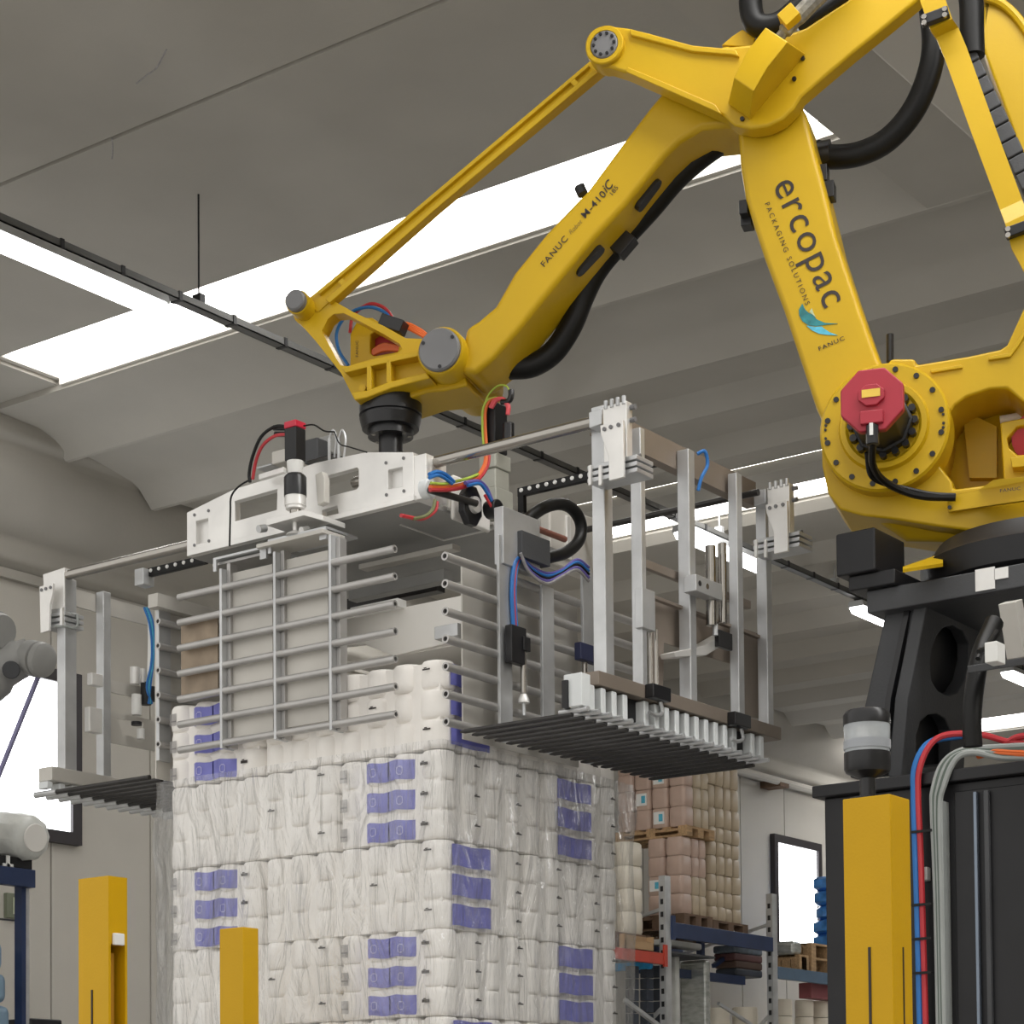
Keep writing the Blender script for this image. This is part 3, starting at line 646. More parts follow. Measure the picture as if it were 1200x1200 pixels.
# black stop box in front of the base plate
zb1, zb0 = at_x(1024, 617, 6.45).z, at_x(1024, 668, 6.45).z
bx = obj('stop_box', MB().box((6.45, at_x(1025, 640, 6.45).y, zb0), (6.68, at_x(979, 640, 6.45).y, zb1)), black, ROB, bevel=.008)
obj('stop_foot', MB().box((6.47, at_x(1045, 640, 6.45).y, zp1), (6.85, at_x(990, 640, 6.45).y, zb0)), black, ROB, bevel=.006)
obj('stop_bracket', MB().hexa([at_y(u, v, 3.0) for u, v in ((1058, 671), (1105, 664), (1105, 660), (1058, 667))], [at_y(u, v, 3.1) for u, v in ((1058, 671), (1105, 664), (1105, 648), (1058, 664))]), yellow, ROB)

RIS = root('robot_riser', ((RX0 + RX1) / 2, (RY0 + RY1) / 2, 0), 'tall black steel riser cabinet carrying the robot at the lower right', 'cabinet')
obj('cabinet_body', MB().box((RX0, RY0, 0), (RX1, RY1, ztop - .04)), black, RIS, bevel=.006)
obj('cabinet_lid', MB().box((RX0 - .03, RY0 - .03, ztop - .04), (RX1 + .03, RY1 + .03, ztop)), black, RIS, bevel=.005)
dy = at_x(1120, 950, RX0).y
obj('front_panel', MB().box((RX0 - .012, RY0 + .05, 0.3), (RX0, dy, ztop - .07)), black, RIS, bevel=.004)
for u, w in ((1145, .006), (1158, .008)):
    yy = at_x(u, 950, RX0 - .012).y
    obj('edge_trim', MB().box((RX0 - .03, yy - w, 0.3), (RX0 - .012, yy + w, ztop - .08)), mat('blued trim', (.20, .24, .30), .3, .6) if u == 1145 else charcoal, RIS, bevel=.003)
cd_y = at_x(1102, 950, RX0 - .04).y
obj('cable_duct', MB().box((RX0 - .05, cd_y - .012, 0.2), (RX0, cd_y + .012, ztop - .10)), greyc, RIS, bevel=.003)
obj('latch', MB().box((RX0 - .03, at_x(1087, 1025, RX0).y - .012, at_x(1087, 1033, RX0).z), (RX0, at_x(1087, 1025, RX0).y + .012, at_x(1087, 1017, RX0).z)), whitep, RIS, bevel=.003)
# cables running up the riser and over its lid
cx = RX0 - .045
def cab(name, pts, r, m, lab=None):
    q = [at_x(u, v, cx + d) for u, v, d in pts]
    o = obj(name, MB().tube(q, r, 8), m, RIS, label=lab); return o
cab('blue_cable', [(1079, 1240, 0), (1076, 1100, 0), (1073, 1000, 0), (1071, 930, 0), (1072, 900, 0), (1083, 876, .02), (1100, 866, .05), (1130, 862, .08)], .011, bluec, 'blue air hose')
cab('red_cable', [(1086, 1240, 0), (1082, 1100, 0), (1079, 1000, 0), (1076, 930, 0), (1078, 900, 0), (1090, 873, .02), (1110, 861, .05), (1150, 861, .08), (1185, 870, .1), (1230, 872, .1)], .010, redc, 'red air hose')
for k in range(5):
    cab('grey_cable', [(1101 + k * 1.5, 1240, 0), (1097 + k * 1.5, 1050, 0), (1093 + k * 2, 950, 0), (1094 + k * 3, 925 - k, 0), (1104 + k * 4, 896 - k * 1.5, .02), (1125 + k * 4, 880 + k * .5, .04), (1160 + k * 4, 876 + k * 3, .06), (1240, 872 + k * 4, .06)], .010, greyc if k % 2 == 0 else mat('dark green cable', (.10, .13, .11), .5))
for k in range(2):
    cab('orange_cable', [(1146, 883 + k * 3, .07), (1162, 880 + k * 3, .06), (1185, 881 + k * 3, .06), (1240, 884 + k * 3, .06)], .010, orangec)
cab('red_cable', [(1178, 872, .1), (1192, 864, .1), (1215, 862, .1), (1240, 865, .1)], .011, redc)
for v in (974, 1060, 1100, 1140):
    q = at_x(1080, v, cx - .012); obj('cable_tie', MB().box((q.x - .003, q.y - .035, q.z - .004), (q.x + .003, q.y + .035, q.z + .004)), rubber, RIS)

# ------------------------------------------------------------------ yellow guard posts
def guard(u_l, u_m, u_r, v_top, d, label, slot=False):
    r = ray(u_m, v_top); c = CAM + r * d / r.dot(Fc)           # shared front edge, at depth d
    x0, y0 = c.x, c.y
    y1 = at_x(u_l, v_top, x0).y; x1 = at_y(u_r, v_top, y0).x; zt = c.z
    g = root('guard_post', ((x0 + x1) / 2, (y0 + y1) / 2, 0), label, 'post', 'yellow light-curtain posts')
    th = .008
    zs = None
    if slot:
        zs = at_y(140, 1107, y0).z
        b = MB().box((x0, y0, zs), (x1, y1, zt))
        b.prism([(x0, y0, 0), (x0 + th, y0, 0), (x0 + th, y1 - th, 0), (x1 - th, y1 - th, 0), (x1 - th, y0, 0), (x1, y0, 0), (x1, y1, 0), (x0, y1, 0)], (0, 0, zs))
        obj('post_shell', b, yellow2, g)
        obj('curtain_strip', MB().box((x0 + .028, y0 + .03, 0), (x1 - .02, y1 - .01, zs - .02)), mat('amber strip', (.45, .22, .02), .4), g)
        obj('sensor_lens', MB().box((x0 + .03, y0 + .02, 0), (x0 + .042, y0 + .03, zs - .25)), whitep, g)
        q = at_y(137, 1101, y0)
        obj('sensor_head', MB().box((q.x - .018, y0 - .012, q.z - .016), (q.x + .018, y0, q.z + .016)), whitep, g, bevel=.003)
    else:
        obj('post_shell', MB().box((x0, y0, 0), (x1, y1, zt)), yellow2, g, bevel=.003)
    return g, x0, x1, y0, y1, zt
g, gx0, gx1, gy0, gy1, gz = guard(92, 127, 149, 1026, 5.7, 'yellow guard post with open slot left of the wrapped stack', True)
q = at_x(108, 1160, gx0); obj('slit', MB().box((gx0 - .002, q.y - .003, 0), (gx0, q.y + .003, q.z)), inkm, g)
g, gx0, gx1, gy0, gy1, gz = guard(257, 285, 303, 1086, 7.15, 'shorter yellow guard post standing before the wrapped stack')
q = at_x(278, 1195, gx0); obj('slit', MB().box((gx0 - .002, q.y - .003, 0), (gx0, q.y + .003, q.z - .02)), inkm, g)
g, gx0, gx1, gy0, gy1, gz = guard(987, 1043, 1066, 930, 4.7, 'tall yellow guard post topped by the beacon in front of the black riser')
q = at_x(1019, 1110, gx0); obj('slit', MB().box((gx0 - .002, q.y - .003, 0.2), (gx0, q.y + .003, q.z)), inkm, g)
q = at_y(1058, 1110, gy0); obj('slit', MB().box((q.x - .002, gy0 - .002, 0.2), (q.x + .002, gy0, q.z)), inkm, g)
# signal beacon on the right post
pt = (gx0 * .55 + gx1 * .45, gy0 * .35 + gy1 * .65, gz)
zv = lambda v: CAM.z + (1349 - v) / FPX * 4.76 - gz
k = zv(926)
BEA = root('signal_beacon', pt, 'round signal beacon with clear lens on the right yellow post', 'beacon')
P0 = V(pt)
obj('beacon_foot', MB().lathe(P0, Z, [(0, .04), (.004, .04), (.008, .018), (zv(912), .018), (zv(905), .048), (zv(901), .052), (zv(882), .052)], 28), blackm, BEA)
obj('beacon_lens', MB().lathe(P0 + Z * zv(882), Z, [(0, .050), (zv(848) - zv(882), .052)], 28), clearp, BEA)
obj('lens_ring', MB().lathe(P0 + Z * zv(878), Z, [(0, .0525), (.02, .0525)], 28), mat('lens grey', (.35, .37, .40), .3), BEA)
obj('reflector', MB().lathe(P0 + Z * zv(880), Z, [(0, .030), (zv(850) - zv(880), .030)], 16), chrome, BEA)
obj('beacon_cap', MB().lathe(P0 + Z * zv(849), Z, [(0, .053), (.022, .053), (.032, .046), (.036, .030)], 28), blackm, BEA)

# ================================================================== THE LAYER GRIPPER
XB = 5.66                          # front side plate of the main beam
YR, YL = 3.84, 6.376               # right and left carriages
zbb = at_x(485, 586, XB).z
GR = root('layer_gripper', (W.x, W.y, zbb), 'big aluminium and steel layer gripper hanging from the yellow robot wrist', 'gripper')
def px_(pts, x): return [at_x(u, v, x) for u, v in pts]
def py_(pts, y): return [at_y(u, v, y) for u, v in pts]
# main beam
PL = px_([(218.7, 600.7), (274.7, 572.7), (330, 556), (370, 542), (428.7, 529.7), (484, 529.7), (485, 586), (218.7, 652)], XB)
WIN = [px_(h, XB) for h in ([(275, 587.5), (324.7, 573.3), (324, 597.3), (275.3, 610.7)], [(372, 561), (418, 548), (420, 550), (420, 570), (418, 573), (372, 585)],
       [(454.7, 551), (471.3, 547.3), (471.3, 570), (454.7, 573)], [(377, 598), (395, 592.5), (396.5, 603), (377, 609)], [(229.5, 611), (243.5, 607.5), (243.5, 634), (229.5, 638)])]
fp = obj('side_plate', MB().prism(PL, (0.03, 0, 0), WIN), alu, GR, bevel=.003)
obj('side_plate', MB().prism([p + V((.92, 0, 0)) for p in PL], (0.03, 0, 0), [[p + V((.92, 0, 0)) for p in h] for h in WIN]), alu, GR, bevel=.003)
for h, d in ((WIN[4], .020), (WIN[2], .05)):
    y = sorted(p.y for p in h); z = sorted(p.z for p in h)
    obj('recess_plate', MB().box((XB + .022, y[0], z[0]), (XB + .03 + .004, y[-1], z[-1])), alu, fp)
for u, v in ((228, 603.5), (244.5, 598.5), (228, 639), (245, 634), (452.5, 542.5), (473, 537), (453, 580), (473.5, 575.5)):
    q = at_x(u, v, XB); obj('bolt', MB().cyl(q - X * .003, q + X * .01, .006, 8), grey_cap, fp)
obj('lower_strip', MB().prism(px_([(219, 645), (484.5, 580), (485, 586), (218.7, 652)], XB - .008), (.02, 0, 0)), alu, fp, bevel=.002)
y0, y1 = at_x(485, 586, XB).y, at_x(218.7, 652, XB).y
z0m = zbb
obj('bottom_plate', MB().hexa([(XB + .03, y0, zbb), (XB + .92, y0, zbb), (XB + .92, y1, PL[-1].z), (XB + .03, y1, PL[-1].z)], [(XB + .03, y0, zbb + .02), (XB + .92, y0, zbb + .02), (XB + .92, y1, PL[-1].z + .02), (XB + .03, y1, PL[-1].z + .02)]), gunmetal, GR)
zc = at_x(485, 530, XB).z
obj('flange_seat', MB().box((W.x - .2, W.y - .2, zc - .06), (W.x + .2, W.y + .2, zc - .02)), alu, GR, bevel=.004)
obj('flange_neck', MB().cyl((W.x, W.y, zc - .02), (W.x, W.y, zb + .004), .046, 24), blackm, GR)
obj('top_beam', MB().box((W.x - .2, y0 + .1, zc - .14), (W.x - .16, y1 - .1, zc - .05)).box((W.x + .16, y0 + .1, zc - .14), (W.x + .2, y1 - .1, zc - .05)), sheet, GR, kind='stuff')
obj('end_block', MB().box((XB + .005, y0 - .05, zbb), (XB + .12, y0 + .01, zc - .01)), alu, GR, bevel=.004)
q = at_y(497, 574, y0 - .05)
obj('bearing_ring', MB().lathe(q, -Y, [(0, .034), (.03, .034), (.035, .030), (.035, .018), (.01, .018)], 24), ceramic, GR)
obj('bore', MB().cyl(q - Y * .028, q - Y * .02, .018, 16), blackm, GR)

# guide shafts and toothed racks between the carriages
a, b = at_x(492, 546.5, 5.72), at_x(694, 497.5, 5.72)
sh = obj('guide_shaft', MB().cyl((5.72, a.y + .3, a.z), (5.72, b.y - .02, a.z), .0195, 20), chrome, GR)
a2, b2 = at_x(218, 640, 5.72), at_x(76, 676, 5.72)
obj('guide_shaft', MB().cyl((5.72, a2.y - .2, a2.z), (5.72, b2.y, a2.z), .0195, 20), chrome, GR)
obj('guide_shaft', MB().cyl((6.70, 4.7, a.z), (6.70, YR - .03, a.z), .012, 16), darksteel, GR)
obj('guide_shaft', MB().cyl((6.70, 5.4, a2.z), (6.70, YL + .03, a2.z), .0195, 16), darksteel, GR)
def perforated(u0, v0, u1, v1, x, h, lab, n):
    p, q = at_x(u0, v0, x), at_x(u1, v1, x); q.z = p.z
    o = obj('perforated_rail', MB().box((x, min(p.y, q.y), p.z - h), (x + .02, max(p.y, q.y), p.z + h)), rubber, GR, label=lab, bevel=.002)
    for k in range(n):
        yy = p.y + (q.y - p.y) * (k + .5) / n
        obj('rail_stud', MB().lathe((x, yy, p.z + h * .25), -X, [(0, .008), (.004, .007)], 8), whitep, o)
    return o
perforated(606, 577, 696, 554.5, 6.05, .016, 'black perforated rail on the right', 9)
perforated(740, 547, 786, 535.5, 6.35, .016, 'black perforated rail seen through the right carriage', 4)
perforated(172, 671, 240, 654, 5.85, .017, 'black perforated rail on the left', 7)
q = at_x(610, 590, 6.05)
obj('rail_drop', MB().box((6.05, q.y - .012, at_x(610, 601, 6.05).z), (6.07, q.y + .012, q.z + .03)), rubber, GR)
q = at_x(168, 676, 5.84)
obj('rail_end', MB().box((5.82, q.y - .02, q.z - .035), (5.88, q.y + .03, q.z + .03)), galv, GR, bevel=.003)

# ---- fork carriages
def hexpost(name, u, v0, v1, y, dx, dy, par, m=galv):
    p, q = at_y(u, v0, y), at_y(u, v1, y)
    return obj(name, MB().box((p.x, y, q.z), (p.x + dx, y + dy, p.z)), m, par, bevel=.004)
pb, qb = at_y(702, 804, YR - .04), at_y(916, 866, YR - .04)
zt_ = at_y(702, 787, YR - .04).z
zbm = (pb.z + qb.z) / 2
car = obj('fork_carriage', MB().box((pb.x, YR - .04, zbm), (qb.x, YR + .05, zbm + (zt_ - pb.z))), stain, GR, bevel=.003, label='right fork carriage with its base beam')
zbt = zbm + (zt_ - pb.z)
PR = ((707, 474, .050, .050), (750, 500, .030, .042), (806.5, 525, .042, .048), (863, 553, .040, .038), (897, 572, .040, .044))
for u, v, dx, dy in PR:
    p = at_y(u, v, YR)
    obj('post', MB().box((p.x, YR, zbt), (p.x + dx, YR + dy, p.z)), galv, car, bevel=.004)
xs = [at_y(u, 600, YR).x for u, *_ in PR]
p = at_y(752, 502, YR + .045); q = at_y(895, 571, YR + .045)
zt2 = (p.z + q.z) / 2
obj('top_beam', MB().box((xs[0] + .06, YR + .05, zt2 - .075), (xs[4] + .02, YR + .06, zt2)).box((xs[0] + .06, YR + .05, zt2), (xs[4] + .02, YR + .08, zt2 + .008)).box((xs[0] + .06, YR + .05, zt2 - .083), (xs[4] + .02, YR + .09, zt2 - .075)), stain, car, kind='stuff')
# fork rods in their blocks
x0f, x1f = at_y(680, 831, YR - .03).x, at_y(892, 886, YR - .03).x
zf = (at_y(676, 833, YR - .06).z + at_y(889, 889, YR - .06).z) / 2
NF = 19
fr = fb = ft = None
for k in range(NF):
    x = x0f + (x1f - x0f) * k / (NF - 1)
    if fr is None:
        fr = obj('fork_rod', MB().cyl((x, YR - .0, zf), (x, YR + .43, zf), .008, 10).lathe((x, YR + .43, zf), Y, [(0, .008), (.02, .003)], 10), darksteel, car, loc=(x, YR, zf))
        ft = obj('fork_sleeve', MB().cyl((x, YR - .06, zf + .012), (x, YR + .05, zf + .012), .0085, 10), galv, car, loc=(x, YR, zf))
        fb = obj('fork_block', MB().box((x - .014, YR - .035, zf + .018), (x + .014, YR + .03, zbm - .004)), ceramic, car, loc=(x, YR, zf), bevel=.005)
    else:
        inst(fr, car, (x, YR, zf)); inst(ft, car, (x, YR, zf))
        if k not in (5, 16): inst(fb, car, (x, YR, zf))
obj('fork_rail', MB().box((x0f - .03, YR + .0, zf + .018), (x1f + .02, YR + .02, zbm)), black, car)
for u, v in ((783, 812), (878, 844)):
    q = at_y(u - 10, v, YR - .06)
    ck = obj('clamp_jaw', MB().box((q.x - .06, YR - .075, q.z - .025), (q.x + .05, YR - .04, q.z + .022)), blackm, car, bevel=.004)
    for dz in (-.01, .01):
        obj('bolt', MB().cyl((q.x + .05, YR - .058, q.z + dz), (q.x + .062, YR - .058, q.z + dz), .007, 8), chrome, ck)
    obj('hook', MB().tube([(q.x + .02, YR - .05, q.z - .025), (q.x + .03, YR - .05, q.z - .06), (q.x - .01, YR - .05, q.z - .075), (q.x - .05, YR - .05, q.z - .072)], .007, 8), galv, car)
q = at_y(690, 815, YR - .05)
obj('end_block', MB().box((x0f - .02, YR - .05, zf + .02), (x0f + .03, YR + .02, zbm + .02)), ceramic, car, bevel=.003)
# brackets that clamp the shafts
def bracket(dx, par):
    o = V((dx, 0, 0))
    def S(pts, x): return [p + o for p in px_(pts, x)]
    br = obj('shaft_bracket', MB().prism(S([(706, 477), (734, 469), (734.5, 541), (708, 548)], 5.675), (.035, 0, 0)), alu, par, bevel=.003)
    obj('face_plate', MB().prism(S([(703, 498.7), (730, 492), (730.7, 559), (713.3, 563.3), (713, 534.7), (704, 509.3)], 5.64), (.012, 0, 0)), whitep if False else alu, br, bevel=.002)
    for u, v in ((708.5, 503), (716, 500.5), (725, 498)):
        q = at_x(u, v, 5.64) + o; obj('bolt', MB().cyl(q - X * .004, q + X * .004, .007, 8), grey_cap, br)
    for u, v in ((710, 475), (717, 473), (724, 471), (731, 469)):
        q = at_x(u, v, 5.675) + o; obj('bolt', MB().cyl(q - Z * .012, q + Z * .014, .007, 8), galv, br)
    obj('clamp_lug', MB().prism(S([(689.5, 483), (705, 478), (705, 497), (690, 502)], 5.69), (.06, 0, 0)), galv, br, bevel=.004)
    for k in range(3):
        obj('clamp_bar', MB().prism(S([(688, 546 + 7.5 * k), (746, 532 + 7.5 * k), (746, 537.5 + 7.5 * k), (688, 551.5 + 7.5 * k)], 5.665), (.10, 0, 0)), galv, br, bevel=.003)
        q = at_x(747, 535 + 7.5 * k, 5.70) + o; obj('bolt', MB().cyl(q + Y * .01, q - Y * .012, .008, 8), grey_cap, br)
    for u in (691, 703):
        obj('clamp_strap', MB().prism(S([(u - 2, 545.5), (u + 1.5, 544.5), (u + 1.5, 568), (u - 2, 569)], 5.655), (.012, 0, 0)), alu, br, bevel=.002)
    for v in (478, 493):
        q = at_x(738, v, 5.70) + o; obj('bolt', MB().cyl(q + Y * .01, q - Y * .022, .009, 8), grey_cap, br)
    return br
bracket(0, car)
bracket(xs[4] - xs[0] + .0, car)
# cross bars, lifting sheet and its cylinder
for (u0, v0, u1, v1, h, yy) in ((757, 653, 880, 706, .030, YR + .06), (757, 695, 892, 743, .012, YR + .03)):
    p, q = at_y(u0, v0, yy), at_y(u1, v1, yy); z = (p.z + q.z) / 2
    obj('cross_bar', MB().box((p.x, yy, z - h), (q.x, yy + .02, z)), stain, car, bevel=.002)
SHP = py_([(761, 698), (890, 743), (890, 842), (869, 838), (869, 784), (862, 779), (820, 767), (778, 753), (777, 806), (763, 803)], YR + .07)
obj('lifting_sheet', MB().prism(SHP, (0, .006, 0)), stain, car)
for k, (u, v0, v1, r) in enumerate(((832.5, 640, 733, .019), (846, 637, 730, .016))):
    p, q = at_y(u, v0, YR - .02), at_y(u + 1, v1, YR - .02)
    obj('cylinder_tube', MB().cyl((p.x, YR - .02, p.z), (p.x, YR - .02, q.z), r, 16), chrome, car)
p = at_y(838, 738, YR - .02)
obj('cylinder_foot', MB().cyl((p.x, YR - .02, p.z + .02), (p.x, YR - .02, p.z - .02), .010, 10), galv, car)
cpz = at_y(824, 686, YR - .045)
cpo = obj('cylinder_clamp', MB().box((cpz.x - .055, YR - .05, cpz.z - .03), (cpz.x + .12, YR - .0, cpz.z + .028)), galv, car, bevel=.003)
for d in (-.03, .02):
    obj('bore', MB().cyl((cpz.x + d, YR - .051, cpz.z), (cpz.x + d, YR - .045, cpz.z), .010, 12), blackm if d < 0 else chrome, cpo)
obj('push_arm', MB().prism(py_([(790, 764), (824, 757), (852, 741), (854, 752), (828, 768), (792, 770)], YR + .0), (0, .06, 0)), alu, car, bevel=.003)
obj('push_head', MB().box(at_y(843, 757, YR - .02), at_y(853, 744, YR + .0)), blackm, car, bevel=.003)
for u in (762, 768.5):
    p, q = at_y(u, 738, YR + .02), at_y(u, 806, YR + .02)
    obj('guide_rod', MB().cyl((p.x, YR + .02, p.z), (p.x, YR + .02, q.z), .007, 10), chrome, car)
obj('slide_block', MB().box(at_y(753, 735, YR - .01), at_y(759, 695, YR + .02)), galv, car, bevel=.003)
obj('blue_hose', MB().tube([at_y(817, 532, YR - .0), at_y(826, 529, YR - .02), at_y(829, 545, YR - .02), at_y(822, 560, YR - .01), at_y(818, 575, YR)], .0065, 8), bluec, car, label='short blue air hose on the right carriage')

# left carriage
pb, qb = at_y(61, 914, YL - .02), at_y(135, 928, YL - .02)
zlb = pb.z; xr_ = pb.x + 1.25
carl = obj('fork_carriage', MB().box((pb.x, YL - .02, zlb), (pb.x + 1.3, YL + .06, zlb + .055)), sheet, GR, bevel=.003, label='left fork carriage with its base beam')
for u, v, dx, dy in ((76, 676, .062, .048), (121, 692, .042, .044), (193, 712, .04, .04)):
    p = at_y(u, v, YL); obj('post', MB().box((p.x, YL, zlb + .05), (p.x + dx, YL + dy, p.z)), galv, carl, bevel=.004)
p = at_y(90, 690, YL + .04)
obj('top_beam', MB().box((p.x - .05, YL + .046, p.z - .07), (p.x + 1.15, YL + .056, p.z)), sheet, carl)
x0l = at_y(67, 927, YL - .05).x; zl = at_y(67, 928, YL - .05).z
fr2 = ft2 = fb2 = None
for k in range(NF):
    x = x0l + k * (x1f - x0f) / (NF - 1)
    if fr2 is None:
        fr2 = obj('fork_rod', MB().cyl((x, YL, zl), (x, YL - .56, zl), .0095, 10), darksteel, carl, loc=(x, YL, zl))
        ft2 = obj('fork_sleeve', MB().cyl((x, YL + .075, zl), (x, YL - .05, zl), .0125, 10), galv, carl, loc=(x, YL, zl))
        fb2 = obj('fork_block', MB().box((x - .014, YL + .045, zl + .018), (x + .014, YL - .01, zlb - .004)), ceramic, carl, loc=(x, YL, zl), bevel=.004)
    else:
        inst(fr2, carl, (x, YL, zl)); inst(ft2, carl, (x, YL, zl)); inst(fb2, carl, (x, YL, zl))
brl = obj('shaft_bracket', MB().prism(px_([(50, 673), (75.3, 664.7), (75.3, 712), (52, 716)], 5.70), (.05, 0, 0)), alu, carl, bevel=.003)
obj('face_plate', MB().prism(px_([(46, 687.3), (62, 683.3), (61.3, 695.3), (58, 708.7), (57.3, 738.7), (47.3, 742)], 5.66), (.012, 0, 0)), alu, brl, bevel=.002)
for u, v in ((49, 691.5), (54, 690), (59.5, 688.5)):
    q = at_x(u, v, 5.66); obj('bolt', MB().cyl(q - X * .004, q + X * .004, .007, 8), grey_cap, brl)
for k in range(3):
    obj('clamp_bar', MB().prism(px_([(50, 720 + 6.5 * k), (76, 716 + 6.5 * k), (76, 720.5 + 6.5 * k), (50, 724.5 + 6.5 * k)], 5.69), (.10, 0, 0)), galv, brl, bevel=.003)
obj('clamp_strap', MB().prism(px_([(70, 713), (73, 712), (73, 732), (70, 733)], 5.68), (.012, 0, 0)), alu, brl)
for v in (720, 727.5):
    q = at_y(87, v, YL - .01); obj('bolt', MB().cyl(q - X * .02, q + X * .02, .007, 8), galv, brl)
obj('hose', MB().tube([at_y(64, 734, YL - .02), at_y(76, 734, YL - .03), at_y(86, 736, YL - .03), at_y(91, 731, YL - .03), at_y(90, 720, YL - .02)], .005, 6), greyc, brl)
p, q = at_y(127, 796, YL + .02), at_y(176, 806, YL + .02)
obj('cross_bar', MB().box((p.x, YL + .02, p.z - .05), (q.x + .3, YL + .03, p.z)), sheet, carl)
obj('lifting_sheet', MB().prism(py_([(128, 832), (190, 847), (190, 882), (128, 870)], YL + .03), (0, .006, 0), [py_([(137, 842), (168, 847), (166, 866), (144, 861)], YL + .03)]), sheet, carl)
for u0, v0, u1, v1 in ((105, 832, 114, 857), (108, 792, 115, 802)):
    obj('slide_block', MB().box(at_y(u0, v1, YL - .03), at_y(u1, v0, YL)), alu, carl, bevel=.003)
for k, (u, v0, v1, r, m) in enumerate(((158, 782, 802, .02, alu), (167, 784, 800, .012, alu), (160, 814, 838, .02, whitep), (171, 800, 826, .022, black), (178, 805, 822, .016, black), (165, 854, 866, .016, whitep), (160, 846, 850, .022, black))):
    p, q = at_y(u, v0, YL - .02), at_y(u, v1, YL - .02)
    obj('valve_body', MB().cyl((p.x, YL - .02, p.z), (p.x, YL - .02, q.z), r, 12), m, carl)
for k, dx in enumerate((0, 2, 4)):
    obj('blue_hose', MB().tube([at_y(169 + dx, 712, YL - .02), at_y(175 + dx, 730, YL - .04), at_y(178 + dx * .6, 755, YL - .04), at_y(177 + dx * .5, 780, YL - .04), at_y(172 + dx, 805, YL - .04), at_y(178 - dx, 825, YL - .04)], .0055, 6), bluec if k != 1 else lightblue, carl)
obj('cable_bundle', MB().tube([at_y(176, 730, YL - .03), at_y(176, 760, YL - .03), at_y(175, 792, YL - .03)], .010, 8), whitep, carl)

# ---- side clamps made of tubes on flat uprights
XP = 5.55
zr = [at_x(462, v, XP).z for v in (643.3, 675.3, 706.7, 740.4, 772, 804.7, 837.3)]
dz = (zr[0] - zr[-1]) / 6
yP0, yP1 = at_x(463.5, 740, XP).y, at_x(210, 789, XP).y
fc = obj('side_clamp', MB().prism([(XP + .012, yP1 - .16, zr[0] + .10), (XP + .012, yP1 - .42, zr[0] + .10), (XP + .012, yP1 - .42, zr[0] + .09), (XP + .012, yP1 - .16, zr[0] + .09)], (.10, 0, 0)), steel, GR, label='front side clamp of seven long tubes')
pr = None
for k in range(7):
    z = zr[0] - dz * k
    if pr is None: pr = obj('clamp_tube', MB().pipe((XP, yP0, z), (XP, yP1, z), .0135), steel, fc, loc=(XP, yP0, z))
    else: inst(pr, fc, (XP, yP0, z))
    obj('tube_bore', MB().cyl((XP, yP0 + .012, z), (XP, yP0 + .016, z), .008, 10), blackm, fc)
for u, vt in ((257.4, 668), (320.4, 648), (385.5, 628)):
    yy = at_x(u, 740, XP - .012).y
    obj('upright', MB().box((XP - .014, yy - .012, zr[-1] - .022), (XP + .05, yy, at_x(u, vt, XP).z)), galv, fc, bevel=.002)
    obj('upright_foot', MB().box((XP + .012, yy - .03, zr[-1] - .02), (XP + .05, yy - .012, zr[0] + .09)), steel, fc, bevel=.002)
for u0, u1, v0, v1, m in ((262, 320, 668, 862, sheet), (325, 385, 652, 850, sheet), (213, 256, 728, 815, mat('rusty sheet', (.30, .235, .17), .5, .2, var=.25, scale=9))):
    p, q = at_x(u0, v0, XP + .03), at_x(u1, v0, XP + .03)
    zlow = at_x((u0 + u1) / 2, v1, XP + .03).z
    obj('clamp_sheet', MB().box((XP + .026, q.y, zlow), (XP + .031, p.y, (p.z + q.z) / 2)), m, fc)
for (u0, v0, u1, v1) in ((252, 655, 314, 640), (316, 634, 384, 617)):
    p, q = at_x(u0, v0, XP), at_x(u1, v1, XP)
    obj('mounting_angle', MB().box((XP - .01, q.y, q.z - .008), (XP + .16, p.y, q.z)).box((XP - .01, q.y, q.z - .045), (XP - .002, q.y + .03, q.z - .008)).box((XP - .01, p.y - .015, q.z - .05), (XP - .002, p.y, q.z - .008)), galv, fc, kind='stuff')
YP = 4.33
xP0, xP1 = at_y(521, 652, YP).x, at_y(742, 735, YP).x
zs = [at_y(521.5, v, YP).z for v in (651.7, 813)]
dzr = (zs[0] - zs[1]) / 5
rc = obj('side_clamp', MB().box((at_y(542, 740, YP + .05).x, YP + .05, zs[0] - 6.3 * dzr), (at_y(690, 740, YP).x, YP + .056, zs[0] + .04)), sheet, GR, label='right side clamp of seven tubes before a grey sheet')
pr = None
for k in range(7):
    z = zs[0] - dzr * k
    if pr is None: pr = obj('clamp_tube', MB().pipe((xP0, YP, z), (xP1, YP, z), .0145), steel, rc, loc=(xP0, YP, z))
    else: inst(pr, rc, (xP0, YP, z))
    obj('tube_bore', MB().cyl((xP0 + .012, YP, z), (xP0 + .016, YP, z), .009, 10), blackm, rc)
for u0, u1, vt in ((584, 598.5, 632), (634, 648, 690), (682, 694, 672)):
    a, b = at_y(u0, 740, YP - .016), at_y(u1, 740, YP - .016)
    obj('upright', MB().box((a.x, YP - .022, zs[0] - 6.3 * dzr), (b.x, YP - .010, at_y((u0 + u1) / 2, vt, YP).z)), galv, rc, bevel=.002)
